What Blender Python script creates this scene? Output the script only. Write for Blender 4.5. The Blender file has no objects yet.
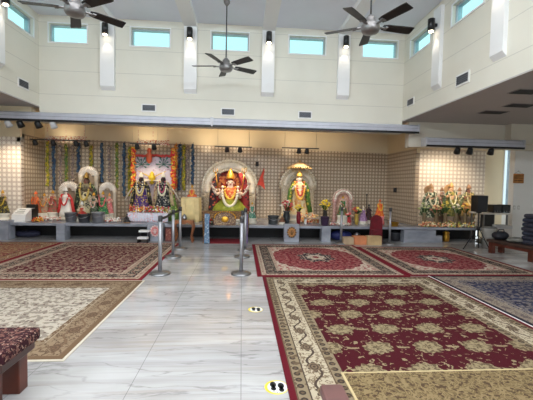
import bpy, math, random
from mathutils import Vector, Matrix
random.seed(7)
sc = bpy.context.scene
COL = sc.collection
PI = math.pi

# ------------------------------------------------------------------ camera
F, HC = 340.0, 1.55
TH, PT, RO = math.atan(25/F), math.atan(14.8/F), .02
ct, st, cp, sp = math.cos(TH), math.sin(TH), math.cos(PT), math.sin(PT)
fw = Vector((st*cp, ct*cp, -sp)); r0 = Vector((ct, -st, 0)); u0 = Vector((st*sp, ct*sp, cp))
RV = r0*math.cos(RO) + u0*math.sin(RO); UV = u0*math.cos(RO) - r0*math.sin(RO)
def at(px, py, X=None, Y=None, Z=None):
    """point of the place seen at a photo pixel, on a known plane"""
    d = fw + RV*((px-266.5)/F) + UV*((200-py)/F)
    t = X/d.x if X is not None else Y/d.y if Y is not None else (Z-HC)/d.z
    return Vector((d.x*t, d.y*t, HC+d.z*t))
cam = bpy.data.objects.new('camera', bpy.data.cameras.new('camera')); COL.objects.link(cam)
cam.data.sensor_width = 36; cam.data.lens = F/533*36; cam.data.clip_start = .05
cam.matrix_world = Matrix(((RV.x, UV.x, -fw.x, 0), (RV.y, UV.y, -fw.y, 0), (RV.z, UV.z, -fw.z, HC), (0, 0, 0, 1)))
sc.camera = cam

# ------------------------------------------------------------------ mesh builder
class M:
    def __init__(s): s.v = []; s.f = []; s.sm = []
    def add(s, vs, fs, smooth=False):
        b = len(s.v); s.v += [tuple(v) for v in vs]
        for f in fs: s.f.append([b+i for i in f]); s.sm.append(smooth)
        return s
    def box(s, c, d, rz=0, rx=0, ry=0):
        m = Matrix.Rotation(rz, 3, 'Z') @ Matrix.Rotation(rx, 3, 'X') @ Matrix.Rotation(ry, 3, 'Y')
        vs = [m @ Vector((x*d[0]/2, y*d[1]/2, z*d[2]/2)) + Vector(c) for x in (-1, 1) for y in (-1, 1) for z in (-1, 1)]
        return s.add(vs, [(0,1,3,2), (4,6,7,5), (0,4,5,1), (2,3,7,6), (0,2,6,4), (1,5,7,3)])
    def b2(s, x0, x1, y0, y1, z0, z1):
        return s.box(((x0+x1)/2, (y0+y1)/2, (z0+z1)/2), (x1-x0, y1-y0, z1-z0))
    def lathe(s, prof, c=(0,0,0), n=20, sx=1, sy=1, pleat=None, smooth=True):
        vs = []; fs = []
        for r, z in prof:
            for i in range(n):
                a = 2*PI*i/n; q = r*(pleat(a, z) if pleat else 1)
                vs.append((c[0]+q*sx*math.cos(a), c[1]+q*sy*math.sin(a), c[2]+z))
        k = len(prof)
        for j in range(k-1):
            for i in range(n):
                fs.append((j*n+i, j*n+(i+1) % n, (j+1)*n+(i+1) % n, (j+1)*n+i))
        s.add(vs, fs, smooth); b = len(s.v)-len(vs)
        s.f.append([b+i for i in range(n-1, -1, -1)]); s.sm.append(False)
        s.f.append([b+(k-1)*n+i for i in range(n)]); s.sm.append(False)
        return s
    def tube(s, pts, r, n=8, flat=1.0):
        pts = [Vector(p) for p in pts]; k = len(pts); vs = []; fs = []
        rr = r if isinstance(r, (list, tuple)) else [r]*k
        up = None
        for i, p in enumerate(pts):
            t = (pts[min(i+1, k-1)] - pts[max(i-1, 0)])
            t = t.normalized() if t.length > 1e-9 else Vector((0,0,1))
            if up is None: up = Vector((0,1,0)) if abs(t.y) < .9 else Vector((1,0,0))
            a = t.cross(up).normalized(); b = a.cross(t).normalized(); up = b
            for j in range(n):
                q = 2*PI*j/n
                vs.append(p + a*(rr[i]*math.cos(q)) + b*(rr[i]*flat*math.sin(q)))
        for i in range(k-1):
            for j in range(n):
                fs.append((i*n+j, i*n+(j+1) % n, (i+1)*n+(j+1) % n, (i+1)*n+j))
        s.add(vs, fs, True); b = len(s.v)-len(vs)
        s.f.append([b+i for i in range(n-1, -1, -1)]); s.sm.append(False)
        s.f.append([b+(k-1)*n+i for i in range(n)]); s.sm.append(False)
        return s
    def ball(s, c, r, nu=8, nv=5):
        r = r if isinstance(r, (tuple, list)) else (r, r, r); vs = [(c[0], c[1], c[2]-r[2])]
        for j in range(1, nv):
            p = -PI/2 + PI*j/nv
            for i in range(nu):
                a = 2*PI*i/nu
                vs.append((c[0]+r[0]*math.cos(p)*math.cos(a), c[1]+r[1]*math.cos(p)*math.sin(a), c[2]+r[2]*math.sin(p)))
        vs.append((c[0], c[1], c[2]+r[2])); fs = []
        for i in range(nu): fs.append((0, 1+(i+1) % nu, 1+i))
        for j in range(nv-2):
            for i in range(nu):
                fs.append((1+j*nu+i, 1+j*nu+(i+1) % nu, 1+(j+1)*nu+(i+1) % nu, 1+(j+1)*nu+i))
        e = len(vs)-1
        for i in range(nu): fs.append((e, 1+(nv-2)*nu+i, 1+(nv-2)*nu+(i+1) % nu))
        return s.add(vs, fs, True)
    def prism(s, poly, y0, y1):
        """outline in x,z pushed from y0 to y1"""
        n = len(poly); vs = [(x, y0, z) for x, z in poly] + [(x, y1, z) for x, z in poly]
        fs = [tuple(range(n)), tuple(range(2*n-1, n-1, -1))] + [(i, i+n, (i+1) % n+n, (i+1) % n) for i in range(n)]
        return s.add(vs, fs)
    def strip(s, inner, outer, y0, y1):
        """band between two outlines in x,z, pushed from y0 to y1 (open band)"""
        n = len(inner); vs = []
        for y in (y0, y1):
            vs += [(x, y, z) for x, z in inner] + [(x, y, z) for x, z in outer]
        fs = []
        for i in range(n-1):
            fs += [(i, i+1, n+i+1, n+i), (2*n+i, 3*n+i, 3*n+i+1, 2*n+i+1), (i, 2*n+i, 2*n+i+1, i+1), (n+i, n+i+1, 3*n+i+1, 3*n+i)]
        fs += [(0, n, 3*n, 2*n), (n-1, 3*n-1, 4*n-1, 2*n-1)]
        return s.add(vs, fs)
    def mesh(s, name):
        me = bpy.data.meshes.new(name); me.from_pydata(s.v, [], s.f)
        me.polygons.foreach_set('use_smooth', s.sm); me.update(); return me
    def build(s, name, mat, parent=None, loc=None, bevel=0):
        import bmesh
        me = s.mesh(name)
        bm = bmesh.new(); bm.from_mesh(me); bmesh.ops.recalc_face_normals(bm, faces=bm.faces); bm.to_mesh(me); bm.free()
        o = bpy.data.objects.new(name, me); COL.objects.link(o)
        me.materials.append(mat)
        if parent: o.parent = parent
        if loc is not None: o.location = loc
        if bevel:
            m = o.modifiers.new('bevel', 'BEVEL'); m.width = bevel; m.segments = 2; m.limit_method = 'ANGLE'
        return o

def tag(o, label=None, cat=None, group=None, kind=None):
    if label: o['label'] = label
    if cat: o['category'] = cat
    if group: o['group'] = group
    if kind: o['kind'] = kind
    return o
def thing(name, loc, label, cat, group=None, rz=0, s=1):
    o = bpy.data.objects.new(name, None); COL.objects.link(o); o.empty_display_size = .1
    o.location = loc; o.rotation_euler = (0, 0, rz); o.scale = (s, s, s)
    return tag(o, label, cat, group)
def struct(name, m, mat, parent=None, bevel=0):
    o = m.build(name, mat, parent, bevel=bevel)
    if not parent: o['kind'] = 'structure'
    return o
def dup(root, loc, label, group=None, rz=None):
    r = root.copy(); COL.objects.link(r); r.location = loc; r['label'] = label
    if group: r['group'] = group
    if rz is not None: r.rotation_euler = (0, 0, rz)
    for ch in list(root.children):
        c = ch.copy(); COL.objects.link(c); c.parent = r
        for g in list(ch.children):
            d = g.copy(); COL.objects.link(d); d.parent = c
    return r

# ------------------------------------------------------------------ materials
def lin(c):
    return tuple((x/255/12.92 if x/255 <= .04045 else ((x/255+.055)/1.055)**2.4) for x in c[:3]) + (1,)
class E:
    """a value in a node tree"""
    def __init__(s, nt, v): s.nt = nt; s.v = v
    def op(s, k, *a):
        n = s.nt.nodes.new('ShaderNodeMath'); n.operation = k
        for i, q in enumerate((s,)+a):
            q = q.v if isinstance(q, E) else q
            if isinstance(q, (int, float)): n.inputs[i].default_value = q
            else: s.nt.links.new(q, n.inputs[i])
        return E(s.nt, n.outputs[0])
    def __add__(s, o): return s.op('ADD', o)
    __radd__ = __add__
    def __sub__(s, o): return s.op('SUBTRACT', o)
    def __rsub__(s, o): return (s*-1)+o
    def __mul__(s, o): return s.op('MULTIPLY', o)
    __rmul__ = __mul__
    def __truediv__(s, o): return s.op('DIVIDE', o)
    def abs(s): return s.op('ABSOLUTE')
    def sin(s): return s.op('SINE')
    def cos(s): return s.op('COSINE')
    def fr(s): return s.op('FRACT')
    def fl(s): return s.op('FLOOR')
    def mod2(s): return (s*.5).fr()*2
    def sqrt(s): return s.op('SQRT')
    def atan2(s, o): return s.op('ARCTAN2', o)
    def mn(s, o): return s.op('MINIMUM', o)
    def mx(s, o): return s.op('MAXIMUM', o)
    def lt(s, o): return s.op('LESS_THAN', o)
    def gt(s, o): return s.op('GREATER_THAN', o)
    def ramp(s, a, b):
        n = s.nt.nodes.new('ShaderNodeMapRange'); s.nt.links.new(s.v, n.inputs[0])
        n.inputs[1].default_value = a; n.inputs[2].default_value = b; return E(s.nt, n.outputs[0])
class Mat:
    def __init__(s, name, rough=.6, metal=0, spec=.5):
        s.m = bpy.data.materials.new(name); s.m.use_nodes = True; s.nt = s.m.node_tree
        s.b = s.nt.nodes['Principled BSDF']; s.b.inputs['Roughness'].default_value = rough
        s.b.inputs['Metallic'].default_value = metal; s.b.inputs['Specular IOR Level'].default_value = spec
    def xyz(s, kind='Object'):
        t = s.nt.nodes.new('ShaderNodeTexCoord'); q = s.nt.nodes.new('ShaderNodeSeparateXYZ')
        s.nt.links.new(t.outputs[kind], q.inputs[0]); return [E(s.nt, o) for o in q.outputs]
    def vec(s, x, y, z=0):
        n = s.nt.nodes.new('ShaderNodeCombineXYZ')
        for i, q in enumerate((x, y, z)):
            if isinstance(q, E): s.nt.links.new(q.v, n.inputs[i])
            else: n.inputs[i].default_value = q
        return n.outputs[0]
    def noise(s, v, scale=1, detail=2):
        n = s.nt.nodes.new('ShaderNodeTexNoise'); s.nt.links.new(v, n.inputs['Vector'])
        n.inputs['Scale'].default_value = scale; n.inputs['Detail'].default_value = detail; return E(s.nt, n.outputs[0])
    def vor(s, v, scale=1):
        n = s.nt.nodes.new('ShaderNodeTexVoronoi'); s.nt.links.new(v, n.inputs['Vector']); n.inputs['Scale'].default_value = scale
        return E(s.nt, n.outputs['Distance']), n.outputs['Color']
    def mix(s, fac, a, b):
        n = s.nt.nodes.new('ShaderNodeMix'); n.data_type = 'RGBA'
        if isinstance(fac, E): s.nt.links.new(fac.v, n.inputs[0])
        else: n.inputs[0].default_value = fac
        for i, q in ((6, a), (7, b)):
            if isinstance(q, tuple): n.inputs[i].default_value = lin(q)
            else: s.nt.links.new(q, n.inputs[i])
        return n.outputs[2]
    def col(s, c):
        if isinstance(c, tuple): s.b.inputs['Base Color'].default_value = lin(c)
        else: s.nt.links.new(c, s.b.inputs['Base Color'])
        return s.m
    def bump(s, h, strength=.3, dist=.01):
        n = s.nt.nodes.new('ShaderNodeBump'); n.inputs['Strength'].default_value = strength; n.inputs['Distance'].default_value = dist
        s.nt.links.new(h.v, n.inputs['Height']); s.nt.links.new(n.outputs[0], s.b.inputs['Normal'])
_c = {}
def plain(c, rough=.6, metal=0, var=.06, scale=6):
    k = ('p', c, rough, metal, var)
    if k not in _c:
        a = Mat('plain_%d_%d_%d' % c, rough, metal); x, y, z = a.xyz()
        n = a.noise(a.vec(x, y, z), scale, 3)
        d = tuple(max(0, int(v*(1-var))) for v in c); l = tuple(min(255, int(v*(1+var))) for v in c)
        _c[k] = a.col(a.mix(n.ramp(.3, .7), d, l))
    return _c[k]
def brocade(c1, c2, scale=40, rough=.75, amount=.38):
    k = ('b', c1, c2, scale, amount)
    if k not in _c:
        a = Mat('brocade_%d_%d_%d' % c1, rough); x, y, z = a.xyz()
        v = a.vec(x, y, z); d, _ = a.vor(v, scale); n = a.noise(v, scale*.4, 2)
        _c[k] = a.col(a.mix(d.lt(amount)*n.ramp(.35, .6), c1, c2))
    return _c[k]
def multi(cols, scale=30, rough=.8):
    k = ('m', cols, scale)
    if k not in _c:
        a = Mat('mixed_flowers', rough); x, y, z = a.xyz('Object')
        d, c = a.vor(a.vec(x, y, z), scale); q = a.nt.nodes.new('ShaderNodeSeparateColor'); a.nt.links.new(c, q.inputs[0]); t = E(a.nt, q.outputs[0])
        out = cols[0]
        for i, cc in enumerate(cols[1:]): out = a.mix(t.gt((i+1)/len(cols)), out, cc)
        _c[k] = a.col(out)
    return _c[k]
def glow(c, strength):
    k = ('g', c, strength)
    if k not in _c:
        a = Mat('lamp_glow'); a.b.inputs['Emission Color'].default_value = lin(c); a.b.inputs['Emission Strength'].default_value = strength; _c[k] = a.col(c)
    return _c[k]

BLACK = plain((22, 21, 22), .45); SATIN = plain((28, 27, 28), .3)
STEEL = plain((150, 150, 152), .35, .9, .04); CHROME = plain((190, 190, 192), .25, 1, .03)
GOLD = plain((214, 160, 60), .3, .85, .12, 20); BRASS = plain((200, 150, 60), .3, .9)
WHITE = plain((232, 230, 226), .5, 0, .02); OFFW = plain((222, 214, 196), .6, 0, .04)
WOOD = plain((84, 40, 28), .35, 0, .25, 4); DWOOD = plain((62, 32, 24), .32, 0, .25, 5)
def painted(name, c, rough=.7, grooves=None):
    a = Mat(name, rough); x, y, z = a.xyz(); n = a.noise(a.vec(x, y, z), 1.2, 3)
    out = a.mix(n.ramp(.3, .7), tuple(int(v*.975) for v in c), c)
    if grooves:
        g = ((z-grooves[0])/grooves[1]).fr(); line = (g-.5).abs().gt(.488)
        out = a.mix(line*.35, out, (150, 146, 140)); a.bump(1-line, .4, .01)
    return a.col(out)
CREAM = painted('cream_plaster', (226, 221, 207), .7, (4.371, .6))
CREAM2 = painted('cream_paint', (228, 213, 182))
WHITEP = painted('white_plaster', (236, 235, 234))
CEIL = painted('ceiling_paint', (230, 233, 243))
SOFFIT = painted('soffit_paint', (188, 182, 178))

def marble():
    a = Mat('polished_marble_tiles', .055); x, y, z = a.xyz()
    w = a.noise(a.vec(x*.5, y*1.2, 0), 1.3, 3)
    v = a.noise(a.vec(x*.7, y*5 + w*2.0, 0), 1.1, 7); v2 = a.noise(a.vec(x*.35+7, y*2.2+w*1.5, 3), 1.3, 3)
    c = a.mix(v2.ramp(.38, .64), (188, 186, 184), (162, 158, 155))
    vein = 1-((v-.5).abs()).ramp(0, .016)
    c = a.mix(vein*.7*v2.ramp(.3, .55), c, (116, 112, 110))
    n3 = a.noise(a.vec(x*.35, y*7, 5), 1.6, 5); c = a.mix((n3.ramp(.53, .68))*.42, c, (156, 145, 134))
    st_ = a.noise(a.vec(x*.22, y*13, 9), 1.5, 4); c = a.mix(st_.ramp(.5, .66)*.4, c, (146, 141, 138)); gx = ((x+.82)/.84).fr(); row = ((y-.5)/1.62).fl(); gy = ((y-.5)/1.62).fr()
    seam = (gx-.5).abs().gt(.4968)*(x.lt(-.4)+x.gt(0)).mn(1); seam2 = (gy-.5).abs().gt(.4985)
    s = seam.mx(seam2); c = a.mix(s*.7, c, (110, 108, 106)); return a.col(c)
FLOORM = marble()
def slabmat():
    a = Mat('grey_marble_slab', .2); x, y, z = a.xyz(); n = a.noise(a.vec(x, y*2, z*2), 2.5, 4)
    return a.col(a.mix(n.ramp(.3, .7), (126, 129, 138), (160, 162, 170)))
SLAB = slabmat()
def lattice(name, ground, dot, diamond, p=.117):
    a = Mat(name, .35); x, y, z = a.xyz(); u = (x/p).fr()-.5; v = (z/p).fr()-.5
    r = (u*u+v*v).sqrt(); u2 = (x/p+.5).fr()-.5; v2 = (z/p+.5).fr()-.5
    dm = (u2.abs()+v2.abs()); c = a.mix(r.lt(.36), ground, dot); c = a.mix((r-.43).abs().lt(.035), c, diamond)
    c = a.mix(dm.lt(.15), c, diamond); a.bump(r.lt(.4), .25, .006); return a.col(c)
TILE = lattice('lattice_tile', (172, 152, 128), (212, 194, 168), (134, 114, 96))
TILEL = lattice('pale_lattice_tile', (226, 212, 196), (240, 230, 216), (160, 138, 120), .125)

# ---- rugs
def rug_mat(name, hx, hy, bands, field, kind):
    """bands: (width, ground, motif, motif2, kind)"""
    a = Mat(name, .95, 0, .15); x, y, z = a.xyz(); ax, ay = x.abs(), y.abs()
    dx, dy = hx-ax, hy-ay; d = dx.mn(dy)
    along = dx.lt(dy); s = along*y + (1-along)*x          # coordinate running along the border
    v = a.vec(ax, ay, 0)
    fine = a.noise(v, 60, 2); mid = a.noise(v, 16, 3)
    g, m1, m2 = field
    if kind == 'palmette':
        P, Q = .5, .42; row = (y/Q).fl(); u = ((x + row.mod2()*P*.5)/P).fr()-.5; w = (y/Q).fr()-.5
        uu, ww = u*P, w*Q; th = ww.atan2(uu); r = (uu*uu*.85+ww*ww*1.2).sqrt()
        lob = .136 + (th*11).cos()*.01 + (th*2).sin()*.012 + (mid-.5)*.07
        pal = r.lt(lob); inner = (fine+mid*.8+((r*70+(th*7).sin()*1.5).sin())*.16).gt(.93); vine = ((a.noise(a.vec(x, y, 0), 8, 1)-.5).abs()).lt(.016)
        v8, _ = a.vor(a.vec(x, y, 2), 9); small = v8.lt(.2)
        c = a.mix((vine*mid.gt(.53)).mx(small*mid.gt(.45)), g, m1); c = a.mix(pal, c, m1); c = a.mix(pal*inner, c, m2)
        u2 = ((x + row.mod2()*P*.5)/P + .5).fr()-.5; uu2 = u2*P; k1 = ((uu2*uu2)*.6+(ww-.03)*(ww-.03)*2).sqrt(); k2 = ((uu2-.02)*(uu2-.02)*.6+(ww-.055)*(ww-.055)*2).sqrt()
        cres = k1.lt(.08)*k2.gt(.072)*uu2.abs().lt(.06)*fine.gt(.36); c = a.mix(cres, c, m1)
    elif kind == 'medallion':
        ex, ey = hx-.32, hy-.32; q = ((x/ex)*(x/ex)+(y/ey)*(y/ey)).sqrt(); th = (y/ey).atan2(x/ex)
        lob = .93 + (th*12).cos().abs()*.05
        fl = a.noise(v, 13, 3); fv, _ = a.vor(v, 11)
        red = a.mix(fl.gt(.515), g, (160, 100, 94)); red = a.mix(fv.lt(.16), red, (70, 48, 52)); red = a.mix(((fl-.47).abs()).lt(.02), red, m2)
        cor = a.mix(fl.gt(.52), m1, (160, 96, 92)); cor = a.mix(fv.lt(.14), cor, (110, 100, 92))
        c = a.mix(q.lt(lob), cor, red)
        c = a.mix((q-lob).abs().lt(.02), c, m1)
        star = q*(1+(th*8).cos()*.12); c = a.mix(star.lt(.36), c, (58, 50, 54)); c = a.mix(star.lt(.36)*fl.gt(.55), c, (190, 170, 150)); c = a.mix(star.lt(.2), c, m1)
        c = a.mix(star.lt(.2)*fl.gt(.55), c, (150, 120, 110)); c = a.mix(star.lt(.07), c, g)
    elif kind == 'scroll':
        f1 = a.noise(a.vec(x, y, 0), 7, 2); n2 = a.noise(v, 26, 3); c = a.mix(((f1*95).sin()).gt(.25), g, m1); c = a.mix(n2.gt(.56), c, m2); c = a.mix(((a.noise(a.vec(x, y, 0), 9, 1)-.5).abs()).lt(.02), c, m1)
    else:
        f1, _ = a.vor(a.vec(x, y, 0), 5.5); f2, _ = a.vor(v, 15); n2 = a.noise(v, 14, 3)
        c = a.mix(n2.gt(.52), g, m1); c = a.mix(f2.lt(.22), c, m2); c = a.mix(f1.lt(.28)*fine.gt(.45), c, m1); c = a.mix(f1.lt(.11), c, m2)
        if kind == 'dense': c = a.mix((f1-.33).abs().lt(.03), c, m2)
    total = sum(b[0] for b in bands); t = total
    for wdt, gr, mo, mo2, k in reversed(bands):       # innermost first
        lo = t-wdt; col = gr; mdl = (lo+t)/2
        if k == 'flower':
            p = wdt*1.55; uu = (s/p).fr()-.5; ww = (d-mdl)/p; r = (uu*uu+ww*ww*1.6).sqrt(); th = ww.atan2(uu)
            sc_ = (((s/p*2*PI).sin()*wdt*.2-(d-mdl)).abs()).lt(wdt*.05)
            col = a.mix((mid-.5).abs().lt(.03), col, mo); col = a.mix(sc_, col, mo2); pet = r.lt(.2+(th*6).cos()*.03); col = a.mix(pet, col, mo); col = a.mix(pet*((r*70).sin()).gt(.2), col, mo2)
        elif k == 'small':
            p = wdt*.85; uu = (s/p).fr()-.5; ww = (d-mdl)/p; r = (uu*uu+ww*ww).sqrt()
            col = a.mix(r.lt(.33), col, mo); col = a.mix(r.lt(.14), col, mo2); col = a.mix(mid.gt(.56), col, mo2)
        c = a.mix(d.lt(t), c, col); t = lo
        if k: c = a.mix((d-t-.006).abs().lt(.006), c, mo2)
    sh = a.noise(a.vec(x, y, 0), 220, 2); c = a.mix(sh.ramp(.3, .7)*.22, c, (60, 48, 44)); a.bump(sh, .5, .004)
    return a.col(c)
def rug(name, x0, x1, y0, y1, z, bands, field, kind, label, fringe=None):
    hx, hy = (x1-x0)/2, (y1-y0)/2
    m = M().box((0, 0, .005), (2*hx, 2*hy, .01))
    o = m.build(name, rug_mat(name, hx, hy, bands, field, kind), None, ((x0+x1)/2, (y0+y1)/2, z), bevel=.004)
    return tag(o, label, 'rug', 'patterned rugs on the marble floor')

# ------------------------------------------------------------------ room shell
WY, XL, XR, ZC = 9.2, -5.2, 4.4, 5.75
floor = struct('floor', M().b2(-10, 9.75, -6, 10.45, -.12, 0).b2(-10, 7.9, 10.45, 12.6, -.12, 0), FLOORM)
def wall_holes(a0, a1, z0, z1, holes):
    """rectangles (a, z) tiling a wall around window openings sharing one z band"""
    hz0, hz1 = holes[0][2], holes[0][3]; out = [(a0, a1, z0, hz0), (a0, a1, hz1, z1)]; x = a0
    for h0, h1, _, _ in sorted(holes): out.append((x, h0, hz0, hz1)); x = h1
    return out + [(x, a1, hz0, hz1)]
WINX = [(-4.95, -4.02), (-2.92, -1.93), (-.86, .12), (1.2, 2.18), (3.22, 4.19)]
fz0, fz1 = 5.09, 5.55
m = M()
for a, b, c, d in wall_holes(XL, XR, 3.05, ZC, [(p, q, fz0, fz1) for p, q in WINX]): m.b2(a, b, WY, WY+.2, c, d)
struct('wall_front', m, CREAM)
RW = [(8.86, 7.9), (7.08, 6.12), (5.25, 4.3), (3.4, 2.5), (1.6, .7), (-.2, -1.1), (-2, -2.9)]
m = M()
for a, b, c, d in wall_holes(-6, WY+.2, 3.41, ZC, [(q, p, 5.0, 5.43) for p, q in RW]): m.b2(XR, XR+.2, a, b, c, d)
struct('wall_right', m, CREAM)
LW = [(8.97, 8.03), (7.15, 6.2), (5.3, 4.4), (3.5, 2.6), (1.7, .8), (-.1, -1)]
m = M()
for a, b, c, d in wall_holes(-6, WY+.2, 3.46, ZC, [(q, p, 5.1, 5.53) for p, q in LW]): m.b2(XL-.2, XL, a, b, c, d)
struct('wall_left', m, CREAM)
# windows
gl = bpy.data.materials.new('tinted_glass'); gl.use_nodes = True; nt = gl.node_tree; nt.nodes.clear()
o_ = nt.nodes.new('ShaderNodeOutputMaterial'); tr = nt.nodes.new('ShaderNodeBsdfTransparent'); gs = nt.nodes.new('ShaderNodeBsdfGlossy'); mx = nt.nodes.new('ShaderNodeMixShader')
tr.inputs[0].default_value = (.75, .98, .98, 1); gs.inputs['Roughness'].default_value = .05; mx.inputs[0].default_value = .05
nt.links.new(tr.outputs[0], mx.inputs[1]); nt.links.new(gs.outputs[0], mx.inputs[2]); nt.links.new(mx.outputs[0], o_.inputs[0])
GLASS = gl
gl2 = gl.copy(); gl2.name = 'clear_glass'; gl2.node_tree.nodes[1 if gl2.node_tree.nodes[1].type == 'BSDF_TRANSPARENT' else 0]
for n in gl2.node_tree.nodes:
    if n.type == 'BSDF_TRANSPARENT': n.inputs[0].default_value = (.85, .92, .95, 1)
CLEAR = gl2
ALU = plain((176, 180, 186), .4, .3)
wn = [0]
def window(axis, a0, a1, z0, z1, f, back, mat=GLASS):
    """axis 'x': opening spans x at y=f..back; axis 'y': spans y at x=f..back"""
    wn[0] += 1; t = .026; lo, hi = min(f, back), max(f, back); g = f+(back-f)*.55
    def bb(m, p, q, c, d, lo, hi):
        return m.b2(p, q, lo, hi, c, d) if axis == 'x' else m.b2(lo, hi, p, q, c, d)
    w = M(); flo, fhi = sorted((f+(back-f)*.35, back))
    for p, q, c, d in ((a0, a0+t, z0, z1), (a1-t, a1, z0, z1), (a0+t, a1-t, z0, z0+t), (a0+t, a1-t, z1-t, z1)): bb(w, p, q, c, d, flo, fhi)
    fr = struct('window_%d' % wn[0], w, ALU)
    bb(M(), a0+t-.004, a1-t+.004, z0+t-.004, z1-t+.004, g-.004, g+.004).build('pane', mat, fr)
    c = M(); s = .03; k0, k1 = sorted((f, f+(f-back)*.1))
    for p, q, cc, d in ((a0-s, a0, z0-s, z1+s), (a1, a1+s, z0-s, z1+s), (a0, a1, z0-s, z0), (a0, a1, z1, z1+s)): bb(c, p, q, cc, d, k0, k1)
    c.build('casing', WHITEP, fr)
for p, q in WINX: window('x', p, q, fz0, fz1, WY, WY+.2)
for p, q in RW[:3]: window('y', q, p, 5.0, 5.43, XR, XR+.2)
for p, q in RW[3:]: window('y', q, p, 5.0, 5.43, XR, XR+.2)
for p, q in LW: window('y', q, p, 5.1, 5.53, XL, XL-.2)
struct('ceiling', M().b2(XL-.2, XR+.2, -6, WY+.2, ZC, ZC+.15), CEIL)
PX = [(-3.483, .35), (-1.388, .33), (.642, .33), (2.684, .32)]
def pier_mesh(a, b, n, z):
    n = Vector(n); p = [Vector(a), Vector(b)]; q = [v+n for v in p]; pts = []
    for v, zz in ((p[0], z), (p[1], z), (q[0], z+.09), (q[1], z+.09)): pts.append((v.x, v.y, zz))
    for v in p+q: pts.append((v.x, v.y, ZC-.14))
    return M().add(pts, [(0, 1, 3, 2), (4, 6, 7, 5), (0, 4, 5, 1), (2, 3, 7, 6), (0, 2, 6, 4), (1, 5, 7, 3)])
for i, (x, w) in enumerate(PX):                                   # plaster piers and the ceiling beams running out of them
    struct('trim_%d' % (i+1), M().b2(x-w/2, x+w/2, -6, WY, ZC-.14, ZC), WHITEP)
    struct('trim_%d' % (i+11), pier_mesh((x-w/2, WY), (x+w/2, WY), (0, -.1), 3.92), WHITEP)
SP = [7.53, 5.66, 3.75, 1.9]
for i, y in enumerate(SP):
    struct('trim_%d' % (i+21), pier_mesh((XR, y-.15), (XR, y+.15), (-.08, 0), 3.8), WHITEP)
    struct('trim_%d' % (i+31), pier_mesh((XL, y-.05), (XL, y+.27), (.1, 0), 3.93), WHITEP)
# aisles beyond the arcades
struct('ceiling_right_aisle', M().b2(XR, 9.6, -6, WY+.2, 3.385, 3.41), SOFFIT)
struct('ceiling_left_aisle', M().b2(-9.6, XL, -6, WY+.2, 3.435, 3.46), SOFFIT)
struct('wall_right_end', M().b2(XR+.2, 9.6, WY, WY+.2, 2.7, 3.385).b2(7.42, 9.6, WY-.22, WY, 2.84, 3.385), painted('end_wall_paint', (214, 206, 190)))
struct('wall_left_end', M().b2(-9.6, XL-.2, WY, WY+.2, 3.05, 3.435), CREAM2)
struct('wall_right_outer', M().b2(9.6, 9.75, -6, 9.8, 0, 3.5), OFFW)
struct('wall_left_outer', M().b2(-9.75, -9.6, -6, 12.6, 0, 3.6), OFFW)
# alcove
A0, A1 = Vector((-6.03, 10.9, 0)), Vector((5.16, 11.8, 0)); L = (A1-A0).length; ang = math.atan2(A1.y-A0.y, A1.x-A0.x)
o = struct('wall_altar_back', M().add([(0, 0, .3), (L, 0, .3), (L, 0, 2.75), (0, 0, 2.86), (0, .15, .3), (L, .15, .3), (L, .15, 2.75), (0, .15, 2.86)],
    [(0, 1, 2, 3), (7, 6, 5, 4), (3, 2, 6, 7), (0, 4, 5, 1), (1, 5, 6, 2), (0, 3, 7, 4)]), TILE); o.location = A0; o.rotation_euler = (0, 0, ang)
o = struct('wall_altar_upper', M().b2(-.3, L+.3, .06, .2, 2.6, 3.6), CREAM2); o.location = A0; o.rotation_euler = (0, 0, ang)
o = struct('wall_altar_left', M().b2(0, 1.3, 0, .12, .3, 2.83), TILE); o.location = (-6.03, 9.85, 0); o.rotation_euler = (0, 0, PI/2)
o = struct('wall_altar_right', M().b2(0, 2.1, -.12, 0, .3, 2.74), TILE); o.location = (5.15, 9.82, 0); o.rotation_euler = (0, 0, PI/2)
struct('wall_altar_left_upper', M().b2(-6.14, -6.04, 9.8, 12.4, 2.6, 3.6), CREAM2)
struct('wall_altar_right_upper', M().b2(5.17, 5.27, 9.8, 12.4, 2.6, 3.6), CREAM2)
o = struct('wall_left_panel', M().b2(0, 3.5, 0, .12, .3, 2.73), TILEL); o.location = (-9.53, 9.8, 0)
struct('wall_left_panel_upper', M().b2(-9.6, -6.03, 9.83, 9.95, 2.73, 3.6), CREAM2)
o = struct('wall_right_panel', M().b2(0, 2.43, 0, .12, .3, 2.78), TILEL); o.location = (5.27, 10.3, 0)
struct('wall_right_panel_upper', M().b2(5.27, 7.7, 10.33, 10.45, 2.78, 3.6), CREAM2)
struct('wall_right_plain', M().b2(7.7, 8.33, 10.3, 10.45, 0, 3.6), CREAM2)
struct('wall_right_white', M().b2(8.1, 9.6, 9.6, 9.8, 0, 3.6).b2(8.33, 8.6, 10.3, 10.45, 0, .75).b2(8.33, 8.6, 10.3, 10.45, 2.9, 3.6), painted('white_side_paint', (236, 234, 230)))
window('x', 8.34, 8.58, .78, 2.88, 10.3, 10.45, CLEAR)
struct('ceiling_altar', M().b2(-9.6, 7.9, WY+.2, 12.6, 3.5, 3.65).b2(7.9, 9.6, WY+.2, 10.45, 3.5, 3.65), CREAM2)
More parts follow.
